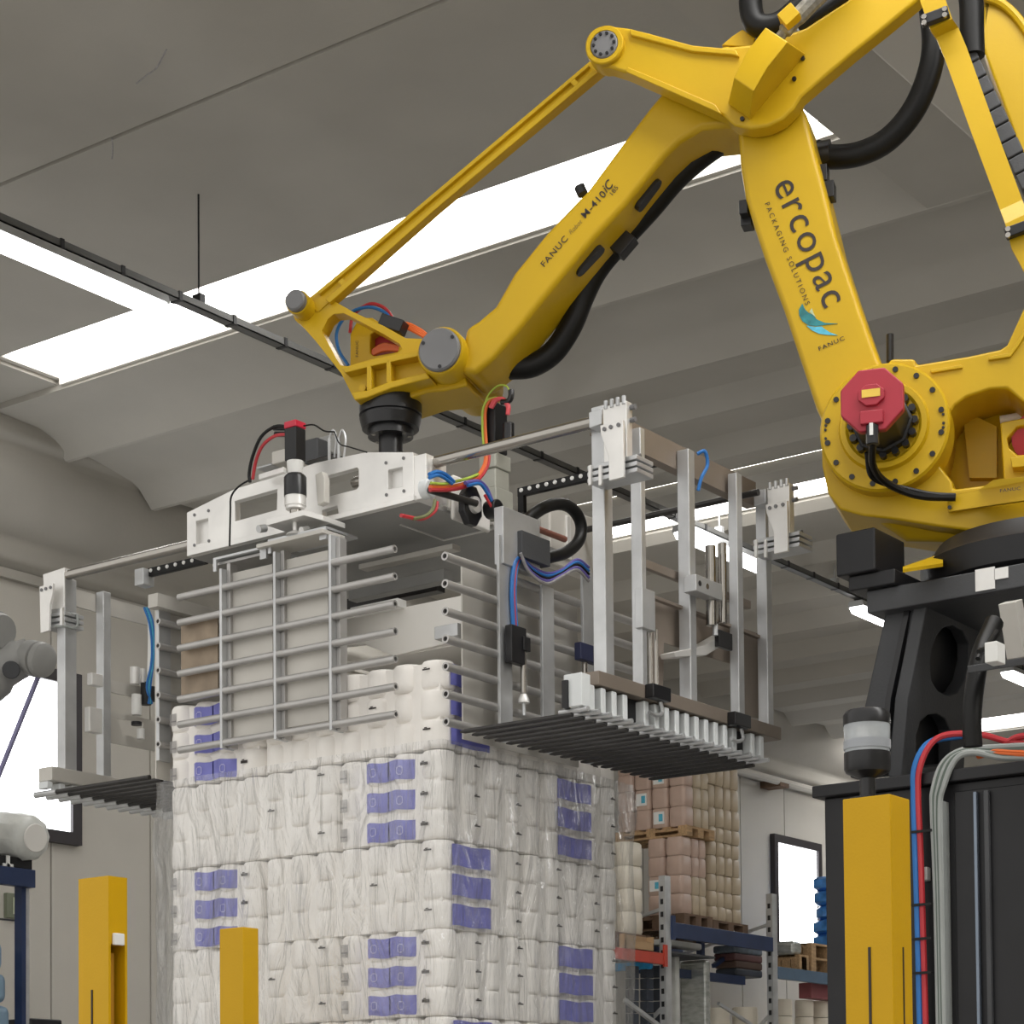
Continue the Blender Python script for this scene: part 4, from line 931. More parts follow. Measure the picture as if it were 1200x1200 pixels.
# left end clamp
YE = 5.76
xe = at_y(185, 800, YE).x
lc = obj('side_clamp', MB().box((xe + .02, YE + .03, at_y(190, 880, YE).z - .1), (xe + .9, YE + .036, at_y(190, 728, YE).z + .10)), sheet, GR, label='left side clamp behind the wrapped stack')
zz1 = at_y(185, 728, YE).z; zz2 = (zz1 - at_y(185, 872, YE).z) / 5
pr = None
for k in range(6):
    z = zz1 - k * zz2
    if pr is None: pr = obj('clamp_tube', MB().pipe((xe, YE, z), (xe + .95, YE, z), .0135), steel, lc, loc=(xe, YE, z))
    else: inst(pr, lc, (xe, YE, z))
    obj('tube_bore', MB().cyl((xe + .012, YE, z), (xe + .016, YE, z), .008, 10), blackm, lc)
obj('upright', MB().box((xe + .02, YE + .014, zz1 - 5.6 * zz2), (xe + .08, YE + .03, zz1 + .1)), galv, lc)
obj('top_angle', MB().box((xe - .02, YE - .02, zz1 + .05), (xe + .9, YE + .03, zz1 + .10)), sheet, lc)

# white press plate and the bars above it
obj('press_plate', MB().prism(px_([(402, 726), (545, 697), (545, 749), (461, 768.5), (427, 755), (402, 758)], 5.80), (.02, 0, 0)), white, GR, bevel=.002)
obj('press_return', MB().box((5.82, at_x(540, 720, 5.8).y, at_x(461, 768, 5.8).z), (6.55, at_x(402, 726, 5.8).y, at_x(461, 768, 5.8).z + .012)), white, GR)
for (u0, v0, u1, v1, x, h, m) in ((410, 712, 466, 700, 5.76, .03, whitep), (420, 661, 530, 636, 5.98, .02, sheet), (408, 690, 520, 664, 6.06, .045, gunmetal), (405, 702, 512, 678, 6.2, .04, darksteel)):
    p, q = at_x(u0, v0, x), at_x(u1, v1, x)
    obj('cross_rail', MB().box((x, q.y, p.z - h), (x + .05, p.y, p.z)), m, GR, bevel=.003)
p = at_x(512, 739, 5.75)
obj('corner_angle', MB().box((5.75, p.y - .09, p.z - .03), (5.80, p.y + .012, p.z + .015)), galv, GR, bevel=.003)

# front servo drive
xs_ = 5.56
def zx(u, v, x): return at_x(u, v, x).z
c = at_x(346, 560, xs_); c0 = V((xs_, c.y, 0))
def zz_(v): return zx(346, v, xs_)
sv = obj('servo_motor', MB().box((xs_ - .027, c.y - .027, zz_(541)), (xs_ + .027, c.y + .027, zz_(503))), black, GR, bevel=.004, label='front servo motor with red cap')
obj('motor_cap', MB().box((xs_ - .028, c.y - .028, zz_(503)), (xs_ + .028, c.y + .028, zz_(495))), mat('cap red', (.55, .02, .05), .4), sv, bevel=.004)
obj('adapter', MB().lathe(c0 + Z * zz_(556), Z, [(0, .024), (.02, .028), (zz_(541) - zz_(556), .030)], 20), whitep, sv)
obj('gearbox', MB().lathe(c0 + Z * zz_(582), Z, [(0, .040), (zz_(560) - zz_(582), .040), (zz_(558) - zz_(582), .036), (zz_(556) - zz_(582), .03)], 24), blackm, sv)
obj('gearbox_flange', MB().lathe(c0 + Z * zz_(597), Z, [(0, .034), (.01, .034), (.011, .038), (zz_(582) - zz_(597), .038)], 24), alu, sv)
obj('output_neck', MB().cyl(c0 + Z * zz_(606), c0 + Z * zz_(597), .020, 16), chrome, sv)
obj('bracket_plate', MB().prism([p + V((.0, 0, 0)) for p in px_([(312, 608), (356, 597), (378, 604), (378, 610), (356, 604), (312, 616)], 5.52)], (.12, 0, 0)), alu, GR, bevel=.002)
obj('bracket_plate', MB().box((5.52, at_x(378, 620, 5.52).y, zx(345, 632, 5.52)), (5.64, at_x(300, 630, 5.52).y, zx(345, 627, 5.52))), sheet, GR, bevel=.002)
obj('drive_pinion', MB().cyl((5.56, c.y, zz_(630)), (5.56, c.y, zz_(604)), .010, 12).lathe((5.56, c.y, zz_(628)), Z, [(0, .036), (.008, .030), (.018, .010)], 16), alu, GR)
for u, v in ((353, 622), (303, 620)):
    obj('guide_roller', MB().cyl(at_x(u, v, 5.55), at_x(u + 8, v - 1, 5.58), .014, 12), whitep if u > 330 else galv, GR)
obj('bracket_cheek', MB().prism(px_([(369, 556), (377, 552), (380, 560), (380, 588), (372, 592)], 5.60), (.03, 0, 0)), sheet, GR, bevel=.003)
for k, (pts, r, m) in enumerate((([(337, 500), (322, 500), (306, 512), (296, 535), (292, 555), (293, 565)], .006, rubber), ([(336, 509), (322, 511), (308, 522), (300, 540), (296, 562)], .006, redc),
     ([(297, 560), (280, 570), (271, 582), (270, 600), (269, 640)], .0035, rubber), ([(356, 499), (368, 498), (380, 505), (392, 506)], .003, rubber), ([(392, 506), (398, 520), (410, 524), (430, 530)], .0025, rubber))):
    obj('drive_cable', MB().tube([at_x(u, v, xs_ - .02 + k * .01) for u, v in pts], r, 8), m, GR)
for u, v in ((328, 501.5), (330, 509)):
    obj('connector', MB().cyl(at_x(u - 7, v, xs_), at_x(u + 9, v, xs_), .010, 10), blackm, GR)
q = at_x(322, 552, 5.60); obj('energy_guide', MB().bar(at_x(305, 560, 5.62), at_x(334, 551, 5.62), .02, .022), alu, GR, bevel=.004)
for (u0, v0, u1, v1, x, m) in ((318, 545, 334, 525, 5.8, sheet), (356, 516, 372, 540, 5.85, charcoal), (368, 514, 388, 530, 5.95, gunmetal), (300, 550, 318, 542, 5.8, galv), (358, 540, 392, 532, 5.75, darksteel)):
    p, q = at_x(u0, v0, x), at_x(u1, v1, x)
    obj('valve_block', MB().box((x, p.y, p.z), (x + .06, q.y, q.z)), m, GR, bevel=.006)
for u in (386, 397):
    obj('fitting', MB().cyl(at_x(u, 540, 5.74), at_x(u, 514, 5.74), .006, 8).tube([at_x(u, 514, 5.74), at_x(u + 4, 504, 5.74), at_x(u + 8, 514, 5.74), at_x(u + 6, 536, 5.74)], .004, 6), galv, GR)

# right servo drive with its gearbox, standing on the side clamp
xq = 6.40
c = at_x(586, 560, xq)
def zq(v): return zx(586, v, xq)
s2 = obj('servo_motor', MB().box((xq - .045, c.y - .012, zq(532)), (xq + .035, c.y + .05, zq(474))), black, GR, bevel=.006, label='right servo motor with coloured cables')
obj('motor_lump', MB().cyl(at_x(596, 516, xq - .04), at_x(596, 496, xq - .04), .022, 14), blackm, s2, bevel=.004)
obj('gearbox', MB().box((xq - .055, c.y - .02, zq(552)), (xq + .045, c.y + .06, zq(534))).box((xq - .05, c.y - .015, zq(575)), (xq + .04, c.y + .055, zq(552))).box((xq - .06, c.y - .025, zq(612)), (xq + .05, c.y + .065, zq(575))), mat('gearbox grey', (.42, .42, .37), .45, .2), s2, bevel=.006, kind='stuff')
for k, (m, d) in enumerate(((orangec, 0), (greenc, -3), (mat('pink sleeve', (.75, .10, .12), .45), 5), (mat('pink sleeve', (.75, .10, .12), .45), 10))):
    if k < 2: pts = [(571 + d, 532), (569 + d, 505), (569 + d, 482), (574 + d, 470), (582, 466)]
    else: pts = [(573 + d * .3, 478), (578 + d * .4, 469), (586 + d * .4, 468), (594 + d * .2, 476), (595, 486)]
    obj('motor_lead', MB().tube([at_x(u, v, xq - .06) for u, v in pts], .008 if k > 1 else .006, 8), m, s2)
obj('green_wire', MB().tube([at_x(u, v, xq - .06) for u, v in ((567, 500), (566, 480), (573, 462), (584, 452), (594, 453), (598, 462))], .0035, 6), greenc, s2)
obj('connector', MB().tube([at_x(u, v, xq - .06) for u, v in ((588, 471), (596, 470), (599, 464), (599, 457))], .011, 8), blackm, s2)
# sheet platform, bearing and cable bundles below it
pc_ = at_x(520, 628, 6.1); zpl = pc_.z; yA = at_x(520, 627, 5.72).y
pr_ = at_x(582, 613, 6.1); xl_ = at_y(468, 612, pc_.y).x
obj('platform', MB().box((xl_, pr_.y, zpl - .006), (6.1, pc_.y, zpl)).box((xl_, pc_.y - .008, zpl - .02), (6.1, pc_.y, zpl - .006)).box((6.09, pr_.y, zpl - .02), (6.1, pc_.y - .008, zpl - .006)), alu, GR, kind='stuff')
obj('white_cover', MB().box(at_y(532, 608, yA + .03), at_y(570, 574, yA + .05)), white, GR, bevel=.01)
b0 = at_y(555, 592, yA - .04)
be = obj('flange_bearing', MB().prism([b0 + (X * math.cos(t) * .055 + Z * math.sin(t) * .075) for t in [k * math.pi / 4 + .4 for k in range(8)]], (0, .03, 0)), blackm, GR, bevel=.006)
obj('bearing_insert', MB().lathe(b0, -Y, [(0, .03), (.015, .028), (.018, .015)], 16), alu, be)
obj('rotary_joint', MB().cyl(b0 + V((.08, .0, .0)), b0 + V((.08, -.05, .0)), .032, 14), blackm, be, bevel=.004)
obj('drive_shaft', MB().cyl(at_y(503, 574, yA - .02), b0 + V((-.01, -.02, 0)), .012, 12), darksteel, GR)
for k, (pts, r, m) in enumerate((
    ([(504, 571), (525, 571), (545, 567), (560, 558), (568, 545), (570, 534)], .008, orangec), ([(504, 574), (525, 574), (545, 570), (562, 560), (571, 546), (573, 534)], .007, redc),
    ([(505, 566), (520, 567), (535, 564), (550, 560), (560, 556)], .005, greenc), ([(503, 556), (512, 553), (522, 556), (532, 565)], .007, bluec), ([(503, 560), (513, 557), (522, 561), (530, 567)], .006, bluec),
    ([(545, 566), (560, 564), (570, 572), (578, 590), (588, 604), (594, 612)], .007, purplec), ([(548, 569), (562, 567), (571, 578), (579, 594), (590, 611)], .006, bluec), ([(568, 580), (576, 594), (584, 606), (590, 612)], .005, redc),
    ([(512, 588), (510, 598), (500, 606), (490, 608), (470, 604)], .007, redc), ([(510, 586), (507, 597), (498, 605), (484, 608)], .006, mat('olive cable', (.16, .17, .07), .5)))):
    obj('cable_bundle', MB().tube([at_y(u, v, yA - .05 - .004 * k) for u, v in pts], r, 8), m, GR)
# corrugated hose loop
obj('corrugated_hose', MB().tube([at_y(u, v, YP + .0) for u, v in ((612, 616), (625, 603), (642, 593), (660, 591), (674, 600), (681, 616), (678, 634), (664, 647), (645, 653), (630, 656))], .022, 12), rubber, GR)
obj('hose_clamp', MB().box(at_y(590, 660, YP - .03), at_y(622, 612, YP + .01)), galv, GR, bevel=.004)
obj('hose_clamp', MB().box(at_y(612, 652, YP - .05), at_y(634, 636, YP - .01)), charcoal, GR, bevel=.003)
obj('back_rail', MB().cyl(at_y(620, 616, YP + .2), at_y(662, 632, YP + .2), .012, 10), mat('rust rod', (.25, .10, .07), .5, .3), GR)
obj('rail_block', MB().box(at_y(645, 660, YP + .25), at_y(690, 612, YP + .3)), sheet, GR, bevel=.01)
for k in range(5):
    pts = ((610, 648), (620, 662 + k * 2), (640, 672 + k * 3), (658, 668 + k * 2), (676, 656 + k * 3), (690, 665 + k * 4))
    obj('cable_bundle', MB().tube([at_y(u, v, YP - .03 - .006 * k) for u, v in pts], .006, 6), (purplec, bluec, rubber, purplec, inkgrey)[k], GR)
for k in range(4):
    obj('blue_hose', MB().tube([at_y(u + k * 1.6, v, YP - .03) for u, v in ((610, 650), (602, 662), (599, 690), (600, 720), (602, 745), (606, 770))], .0055, 6), (bluec, bluec, redc, bluec)[k], GR)
# small clamping cylinders on the uprights
def small_cyl(u, v0, v1, y):
    p, q = at_y(u, v0, y), at_y(u, v1, y); L = p.z - q.z
    o = obj('clamp_cylinder', MB().cyl((p.x, y, q.z + L * .25), (p.x, y, p.z - L * .25), .011, 12), chrome, GR)
    obj('cylinder_head', MB().box((p.x - .02, y - .018, p.z - L * .28), (p.x + .02, y + .018, p.z - L * .12)), blackm, o, bevel=.003)
    obj('cylinder_foot', MB().lathe((p.x, y, q.z + L * .14), Z, [(0, .02), (.012, .02), (.03, .011)], 12), alu, o)
    obj('piston', MB().cyl((p.x, y, q.z), (p.x, y, q.z + L * .15), .006, 8), galv, o)
small_cyl(613, 735, 838, YP - .05)
small_cyl(685, 752, 828, YP - .06)
obj('valve_block', MB().box(at_y(600, 775, YP - .06), at_y(609, 738, YP - .03)), blackm, GR, bevel=.004)
obj('valve_block', MB().box(at_y(681, 772, YP - .08), at_y(694, 760, YP - .05)), mat('navy fitting', (.02, .025, .07), .4), GR, bevel=.004)

# ================================================================== THE WRAPPED STACK OF TISSUE PACKS
SX0, SY0 = 5.60, 4.41
NX, NY = 9, 11
PXr, PYr = 1.084 / NX, 1.302 / NY
cd0 = (V((SX0, SY0, 0)) - CAM).dot(F0)
def zs_(v): return CAM.z + (1353 - v) / FPX * cd0
LZ = [zs_(765), zs_(872), zs_(980), zs_(1087), zs_(1190), zs_(1296)]      # tops of layers 0..4 and the foot of the last
RR = .0585
def roll_mb(h):
    m = MB(); m.lathe((0, 0, 0), Z, [(0, RR * .70), (.003, RR * .90), (.010, RR * .97), (.024, RR), (h - .026, RR), (h - .012, RR * .97), (h - .004, RR * .88), (h, RR * .60)], 16); return m
rollh = (LZ[1] - LZ[2]) / 3 - .002
roll_me = roll_mb(rollh).mesh('paper_roll', 60); roll_me.materials.append(paperw)
# printed blue band hugging the fronts of two neighbouring rolls (front towards -x, rolls along y)
def band_me():
    m = MB(); pts = []
    for c in (0, 1):
        for i in range(9):
            t = math.radians((-80 if c == 0 else -84) + 164 * i / 8); pts.append((-max(math.cos(t), .82 if (c == 0) == (t > 0) else 0) * (RR + .004), c * PYr + math.sin(t) * (RR + .004)))
    zb, zt_ = .010, rollh * .76; n = len(pts); vs = []
    for k, z in enumerate((zb, zb + .012, (zb + zt_) / 2, zt_ - .008, zt_)):
        for (x, y) in pts:
            s = .93 if k == 0 else 1.0
            vs.append((x * s, y, z + .003 * math.sin(y * 55)))
    m.add(vs, [(k * n + i, k * n + i + 1, (k + 1) * n + i + 1, (k + 1) * n + i) for k in range(4) for i in range(n - 1)])
    me = m.mesh('printed_band', 60); me.materials.append(bluep); return me
BAND = band_me()
def bandy_me():
    m = MB(); w = .215; n = 13; vs = []
    for z in (0, .03, rollh * .72 - .012, rollh * .72):
        for i in range(n):
            t = i / (n - 1); vs.append((w * t, .0022 * (1 - math.cos(t * 4 * math.pi)) , z + .0025 * math.sin(t * 9)))
    m.add(vs, [(k * n + i, k * n + i + 1, (k + 1) * n + i + 1, (k + 1) * n + i) for k in range(3) for i in range(n - 1)])
    me = m.mesh('printed_band', 60); me.materials.append(bluep); return me
BANDY = bandy_me()
def flat_me(name, w, h, m_, bits):
    m = MB()
    for (a0, b0, a1, b1) in bits:
        m.add([(-RR * .985 - .002, a0 * w, b0 * h), (-RR * .985 - .002, a1 * w, b0 * h), (-RR * .985 - .002, a1 * w, b1 * h), (-RR * .985 - .002, a0 * w, b1 * h)], [(0, 1, 2, 3)])
    me = m.mesh(name, flat=True); me.materials.append(m_); return me
CODE = flat_me('printed_code', .03, .045, inkgrey, [(-.5 + i * .14, 0, -.5 + i * .14 + .08, 1) for i in range(8)] + [(-.5, .3, .5, .42)])
DASH = flat_me('printed_dash', .03, .012, inkm, [(-.6, 0, .5, .45), (-.1, .5, .3, .8)])
SWASH = flat_me('printed_swirl', .03, .03, mat('white print', (.55, .55, .80), .5), [(-.25, .0, .25, .10), (-.25, .9, .25, 1.0), (-.45, .2, -.37, .8), (.37, .2, .45, .8), (-.40, .1, -.28, .24), (.28, .1, .40, .24), (-.40, .76, -.28, .9), (.28, .76, .40, .9)])
pk_group = {}
def pack(layer, ix0, ix1, iy0, iy1, blue, label):
    ztop, zbot = LZ[layer], LZ[layer + 1]
    x0, y0 = SX0 + ix0 * PXr, SY0 + iy0 * PYr
    g = root('tissue_pack', ((SX0 + (ix0 + ix1) / 2 * PXr), (SY0 + (iy0 + iy1) / 2 * PYr), zbot), label, 'tissue pack', 'packs of tissue rolls stacked on the pallet')
    ins = .019
    obj('inner_block', MB().box((x0 + ins, y0 + ins, zbot + .004), (SX0 + ix1 * PXr - ins, SY0 + iy1 * PYr - ins, ztop - .012)), paperw, g)
    hh = (ztop - zbot) / 3
    jit = random.uniform(-.006, .006)
    def put(me, name, loc, rz=0):
        o = bpy.data.objects.new(name, me); link(o, g, loc); o.rotation_euler = (0, 0, rz); return o
    for r in range(3):
        z = zbot + r * hh
        if ix0 == 0:
            for j in range(iy0, iy1):
                jx = 0 if blue == 'x' and iy0 < j < iy0 + 3 else random.uniform(-.004, .004)
                put(roll_me, 'paper_roll', (SX0 + RR + jx, SY0 + (j + .5) * PYr, z))
            if blue == 'x':
                j = iy0 + 1
                put(BAND, 'printed_band', (SX0 + RR - .001, SY0 + (j + .5) * PYr, z + random.uniform(-.003, .003)))
                put(CODE, 'printed_code', (SX0 + RR - .004, SY0 + (iy1 - .38) * PYr, z + .022))
                for d in (.05, .045): put(DASH, 'printed_dash', (SX0 + RR - .004, SY0 + (iy0 + .62) * PYr, z + d))
                put(SWASH, 'printed_swirl', (SX0 + RR - .006, SY0 + (j + .5) * PYr, z + .024))
                put(SWASH, 'printed_swirl', (SX0 + RR - .006, SY0 + (j + 1.5) * PYr, z + .028))
            elif r % 2 == 0 or iy1 - iy0 > 4:
                put(DASH, 'printed_dash', (SX0 + RR - .006, SY0 + (iy0 + .5 + 2 * (r % 2)) * PYr, z + .06))
        if iy0 == 0:
            for i in range(ix0, ix1):
                if ix0 == 0 and i == 0: continue
                put(roll_me, 'paper_roll', (SX0 + (i + .5) * PXr, SY0 + RR + (0 if blue == 'y' and ix0 < i < ix0 + 3 else random.uniform(-.004, .004)), z))
            if blue == 'y':
                i = ix0 + 1
                put(BANDY, 'printed_band', (at_y(528 if ix0 == 0 else 652, 900, SY0).x, SY0 - .0035, z + .012))
                put(DASH, 'printed_dash', (SX0 + (ix1 - .5) * PXr, SY0 + RR - .004, z + .05), math.pi / 2)
            else:
                for i in range(ix0 + 1, ix1, 2):
                    put(DASH, 'printed_dash', (SX0 + (i + .55) * PXr, SY0 + RR - .004, z + .055), math.pi / 2)
    return g
ORD = ['topmost layer, inside the gripper', 'second layer from the top', 'third layer from the top', 'fourth layer from the top', 'lowest layer in view']
for L in range(5):
    w = ORD[L]
    if L % 2 == 0:
        pack(L, 0, 5, 7, 11, 'x', 'blue-banded tissue pack at the left end of the ' + w)
        pack(L, 0, 4, 0, 7, 'y', 'tissue pack at the near corner of the ' + w)
        pack(L, 4, 9, 0, 4, '', 'plain white tissue pack at the right end of the ' + w)
    else:
        pack(L, 0, 5, 0, 4, 'x', 'blue-banded tissue pack at the near corner of the ' + w)
        pack(L, 0, 4, 4, 11, '', 'plain white tissue pack on the left part of the ' + w)
        pack(L, 5, 9, 0, 7, 'y', 'tissue pack at the right end of the ' + w)
# pallet and lift table under the stack (below the frame)
ptz = LZ[5] - .006
pal = root('stack_pallet', (SX0 + .54, SY0 + .65, ptz - .15), 'wooden pallet under the wrapped tissue stack', 'pallet')
for k in range(7):
    obj('deck_board', MB().box((SX0, SY0 + k * .2, ptz - .022), (SX0 + 1.08, SY0 + k * .2 + .10, ptz)), woodm, pal)
for k in range(3):
    obj('runner', MB().box((SX0 + k * .49, SY0, ptz - .15), (SX0 + .10 + k * .49, SY0 + 1.3, ptz - .022)), woodm, pal)
lt = root('conveyor_table', (SX0 + .54, SY0 + .65, 0), 'steel conveyor table carrying the pallet below the tissue stack', 'table')
obj('table_top', MB().box((SX0 - .05, SY0 - .05, ptz - .35), (SX0 + 1.13, SY0 + 1.35, ptz - .152)), charcoal, lt)
for a in (0, 1.0):
    for b in (0, 1.2):
        obj('leg', MB().box((SX0 + a, SY0 + b, 0), (SX0 + a + .1, SY0 + b + .1, ptz - .35)), charcoal, lt)
# clear film round the stack, puckered
fm = bpy.data.materials.new('clear film'); fm.use_nodes = True
nt = fm.node_tree; nt.nodes.clear()
out = nt.nodes.new('ShaderNodeOutputMaterial'); mx = nt.nodes.new('ShaderNodeMixShader'); tr = nt.nodes.new('ShaderNodeBsdfTransparent'); gl = nt.nodes.new('ShaderNodeBsdfGlossy')
df = nt.nodes.new('ShaderNodeBsdfDiffuse'); mx2 = nt.nodes.new('ShaderNodeMixShader')
tc = nt.nodes.new('ShaderNodeTexCoord'); mp = nt.nodes.new('ShaderNodeMapping'); mp.inputs['Rotation'].default_value = (.7, .5, 0.3); mp.inputs['Scale'].default_value = (1.3, 1.3, .35)
nz = nt.nodes.new('ShaderNodeTexNoise'); nz.inputs['Scale'].default_value = 9; nz.inputs['Detail'].default_value = 5; nz.inputs['Distortion'].default_value = 1.2
bp = nt.nodes.new('ShaderNodeBump'); bp.inputs['Strength'].default_value = 1.0; bp.inputs['Distance'].default_value = .07
lw = nt.nodes.new('ShaderNodeLayerWeight'); lw.inputs['Blend'].default_value = .30
ma = nt.nodes.new('ShaderNodeMath'); ma.operation = 'MULTIPLY_ADD'; ma.inputs[1].default_value = .50; ma.inputs[2].default_value = .075
gl.inputs['Roughness'].default_value = .13; gl.inputs['Color'].default_value = (1, 1, 1, 1); df.inputs['Color'].default_value = (.78, .82, .88, 1)
tr.inputs['Color'].default_value = (.97, .975, .98, 1)
mx2.inputs[0].default_value = .18
lk = nt.links.new
lk(tc.outputs['Object'], mp.inputs['Vector']); lk(mp.outputs['Vector'], nz.inputs['Vector']); lk(nz.outputs['Fac'], bp.inputs['Height'])
for s_ in (gl, df, lw): lk(bp.outputs['Normal'], s_.inputs['Normal'])
lk(lw.outputs['Facing'], ma.inputs[0]); lk(ma.outputs['Value'], mx.inputs[0])
lk(gl.outputs['BSDF'], mx2.inputs[1]); lk(df.outputs['BSDF'], mx2.inputs[2])
lk(tr.outputs['BSDF'], mx.inputs[1]); lk(mx2.outputs['Shader'], mx.inputs[2]); lk(mx.outputs['Shader'], out.inputs['Surface'])
def wrap(name, ztop, zbot, off, label, flare, seed):
    from mathutils import noise
    m = MB(); x0, x1, y0, y1 = SX0 - off, SX0 + 1.084 + off, SY0 - off, SY0 + 1.302 + off
    per = []
    nx, ny = 34, 40
    for i in range(nx): per.append((x0 + (x1 - x0) * i / nx, y0, 0, -1))
    for i in range(ny): per.append((x1, y0 + (y1 - y0) * i / ny, 1, 0))
    for i in range(nx): per.append((x1 - (x1 - x0) * i / nx, y1, 0, 1))
    for i in range(ny): per.append((x0, y1 - (y1 - y0) * i / ny, -1, 0))
    n = len(per); rows = 44
    for r in range(rows + 1):
        z = zbot + (ztop - zbot) * r / rows
        for k, (x, y, ax, ay) in enumerate(per):
            w = noise.noise(V((x * 6 + seed, y * 6, z * 4))) * .018 + noise.noise(V((x * 16, y * 16 + seed, z * 9))) * .006
            e = min(abs(x - x0), abs(x1 - x)) if ay else min(abs(y - y0), abs(y1 - y))
            cx_ = flare * max(0, 1 - e / .12)
            # loose film bags out at the far corners
            fx = 1 if (x > x1 - .15 and y < y0 + .15) else 0
            gx = 1 if (y > y1 - .15 and x < x0 + .15) else 0
            d = .006 + max(-.004, w)
            px2, py2 = x + ax * d, y + ay * d
            if fx: px2 += cx_ * (1.0 + noise.noise(V((z * 5, seed, 0))))
            if gx: py2 += .45 * cx_ * (1.0 + noise.noise(V((z * 4, seed + 3, 0))))
            m.v.append(V((px2, py2, z)))
    m.f = [(r * n + k, r * n + (k + 1) % n, (r + 1) * n + (k + 1) % n, (r + 1) * n + k) for r in range(rows) for k in range(n)]
    return obj(name, m, fm, label=label, cat='plastic film', sharp=180)
wrap('stretch_film', LZ[1] + .02, LZ[5], .014, 'loose clear film wrapped round the lower layers of tissue packs', .045, 2.0)

# ================================================================== STORAGE RACKS AT THE BACK RIGHT
YK = 10.7
def yb(u0, v0, u1, v1, y, d, m=None):     # box whose front, on plane y, spans the two picture points
    p, q = at_y(u0, v0, y + d), at_y(u1, v1, y); p.z = at_y(u0 + 4, v0, y).z; zc2 = at_y(u0 + 4, v1, y).z
    return (m or MB()).box((min(p.x, q.x - .05), y, p.z), (q.x, y + d, zc2))
up1, up2 = at_y(779, 1100, YK).x, at_y(904, 1100, YK).x
rk = root('pallet_rack', ((up1 + up2) / 2, YK + .5, 0), 'blue and galvanised pallet rack against the far wall', 'rack')
for xx, vt in ((up1, 1027), (up2, 1048)):
    zt2_ = at_y(780 if xx == up1 else 904, vt, YK).z
    for yy in (YK - .04, YK + 1.05):
        u = obj('upright', MB().box((xx - .05, yy, 0), (xx + .05, yy + .07, zt2_)), galv, rk)
        if yy < YK:
            for k in range(14):
                if k == 0: sl_ = obj('slot', MB().box((xx - .054, yy + .02, zt2_ - .1), (xx - .049, yy + .05, zt2_ - .15)), blackm, u, loc=(xx, yy, zt2_))
                else: inst(sl_, u, (xx, yy, zt2_ - k * .12))
    for k in range(3):
        obj('brace', MB().bar((xx, YK, zt2_ - .3 - k * .9), (xx, YK + 1.08, zt2_ - .3 - k * .9 - (.7 if k % 2 else -.0) - .25), .03, .03, X), galv, rk)
pA = at_y(784, 1081, YK); pB = at_y(784, 1099, YK)
blz, blz0 = pA.z, pB.z
for yy in (YK - .05, YK + 1.02):
    obj('beam', MB().box((up1 + .05, yy, blz0), (up2 - .05, yy + .05, blz)), rackblue, rk, bevel=.004, label='blue rack beam')
q0, q1 = at_y(908, 1133, YK), at_y(908, 1147, YK)
obj('beam', MB().box((up2 + .05, YK - .05, q1.z), (up2 + 2.0, YK, q0.z)), mat('rack blue light', (.10, .16, .24), .35), rk, bevel=.004, label='pale blue rack beam')
r0, r1 = at_y(777, 1118, YK), at_y(777, 1131, YK)
obj('beam', MB().box((up1 - 2.2, YK - .05, r1.z), (up1 - .05, YK, r0.z)), rackred, rk, bevel=.004, label='red rack beam')
obj('beam_hook', MB().box((up1 - .10, YK - .06, r1.z - .02), (up1 - .045, YK - .04, r0.z + .08)), rackred, rk)
obj('beam_hook', MB().box((up1 + .045, YK - .06, blz0 - .02), (up1 + .10, YK - .04, blz + .06)), rackblue, rk)
obj('deck_post', MB().box((at_y(822, 1110, YK + .3).x, YK + .3, at_y(822, 1122, YK + .3).z), (at_y(826, 1110, YK + .3).x, YK + .36, blz)), rackblue, rk)
obj('brace', MB().bar(at_y(836, 1132, YK + .4), at_y(874, 1104, YK + .4), .04, .04), rackblue, rk)
obj('brace', MB().bar(at_y(842, 1176, YK + .1), at_y(888, 1206, YK + .1), .03, .03), galv, rk)
obj('brace', MB().bar(at_y(732, 1172, YK - .1), at_y(772, 1202, YK - .1), .035, .035), galv, rk)

def pallet(x0, x1, y0, y1, zt, m, label, grp, th=.15):
    g = root('wood_pallet', ((x0 + x1) / 2, (y0 + y1) / 2, zt - th), label, 'pallet', grp)
    for k in range(5):
        yy = y0 + (y1 - y0 - .1) * k / 4
        obj('deck_board', MB().box((x0, yy, zt - .022), (x1, yy + .1, zt)), m, g)
    for i in range(3):
        xx = x0 + (x1 - x0 - .1) * i / 2
        obj('stringer', MB().box((xx, y0, zt - .045), (xx + .1, y1, zt - .022)), m, g)
        obj('bottom_board', MB().box((xx, y0, zt - th), (xx + .1, y1, zt - th + .02)), m, g)
        for j in range(3):
            yy = y0 + (y1 - y0 - .1) * j / 2
            obj('block', MB().box((xx, yy, zt - th + .02), (xx + .1, yy + .1, zt - .045)), m, g)
    return g
bale_me = {}
RW4 = ('bottom', 'second', 'third', 'top')
RW9 = ('first', 'second', 'third', 'fourth', 'fifth', 'sixth', 'seventh', 'eighth', 'topmost')
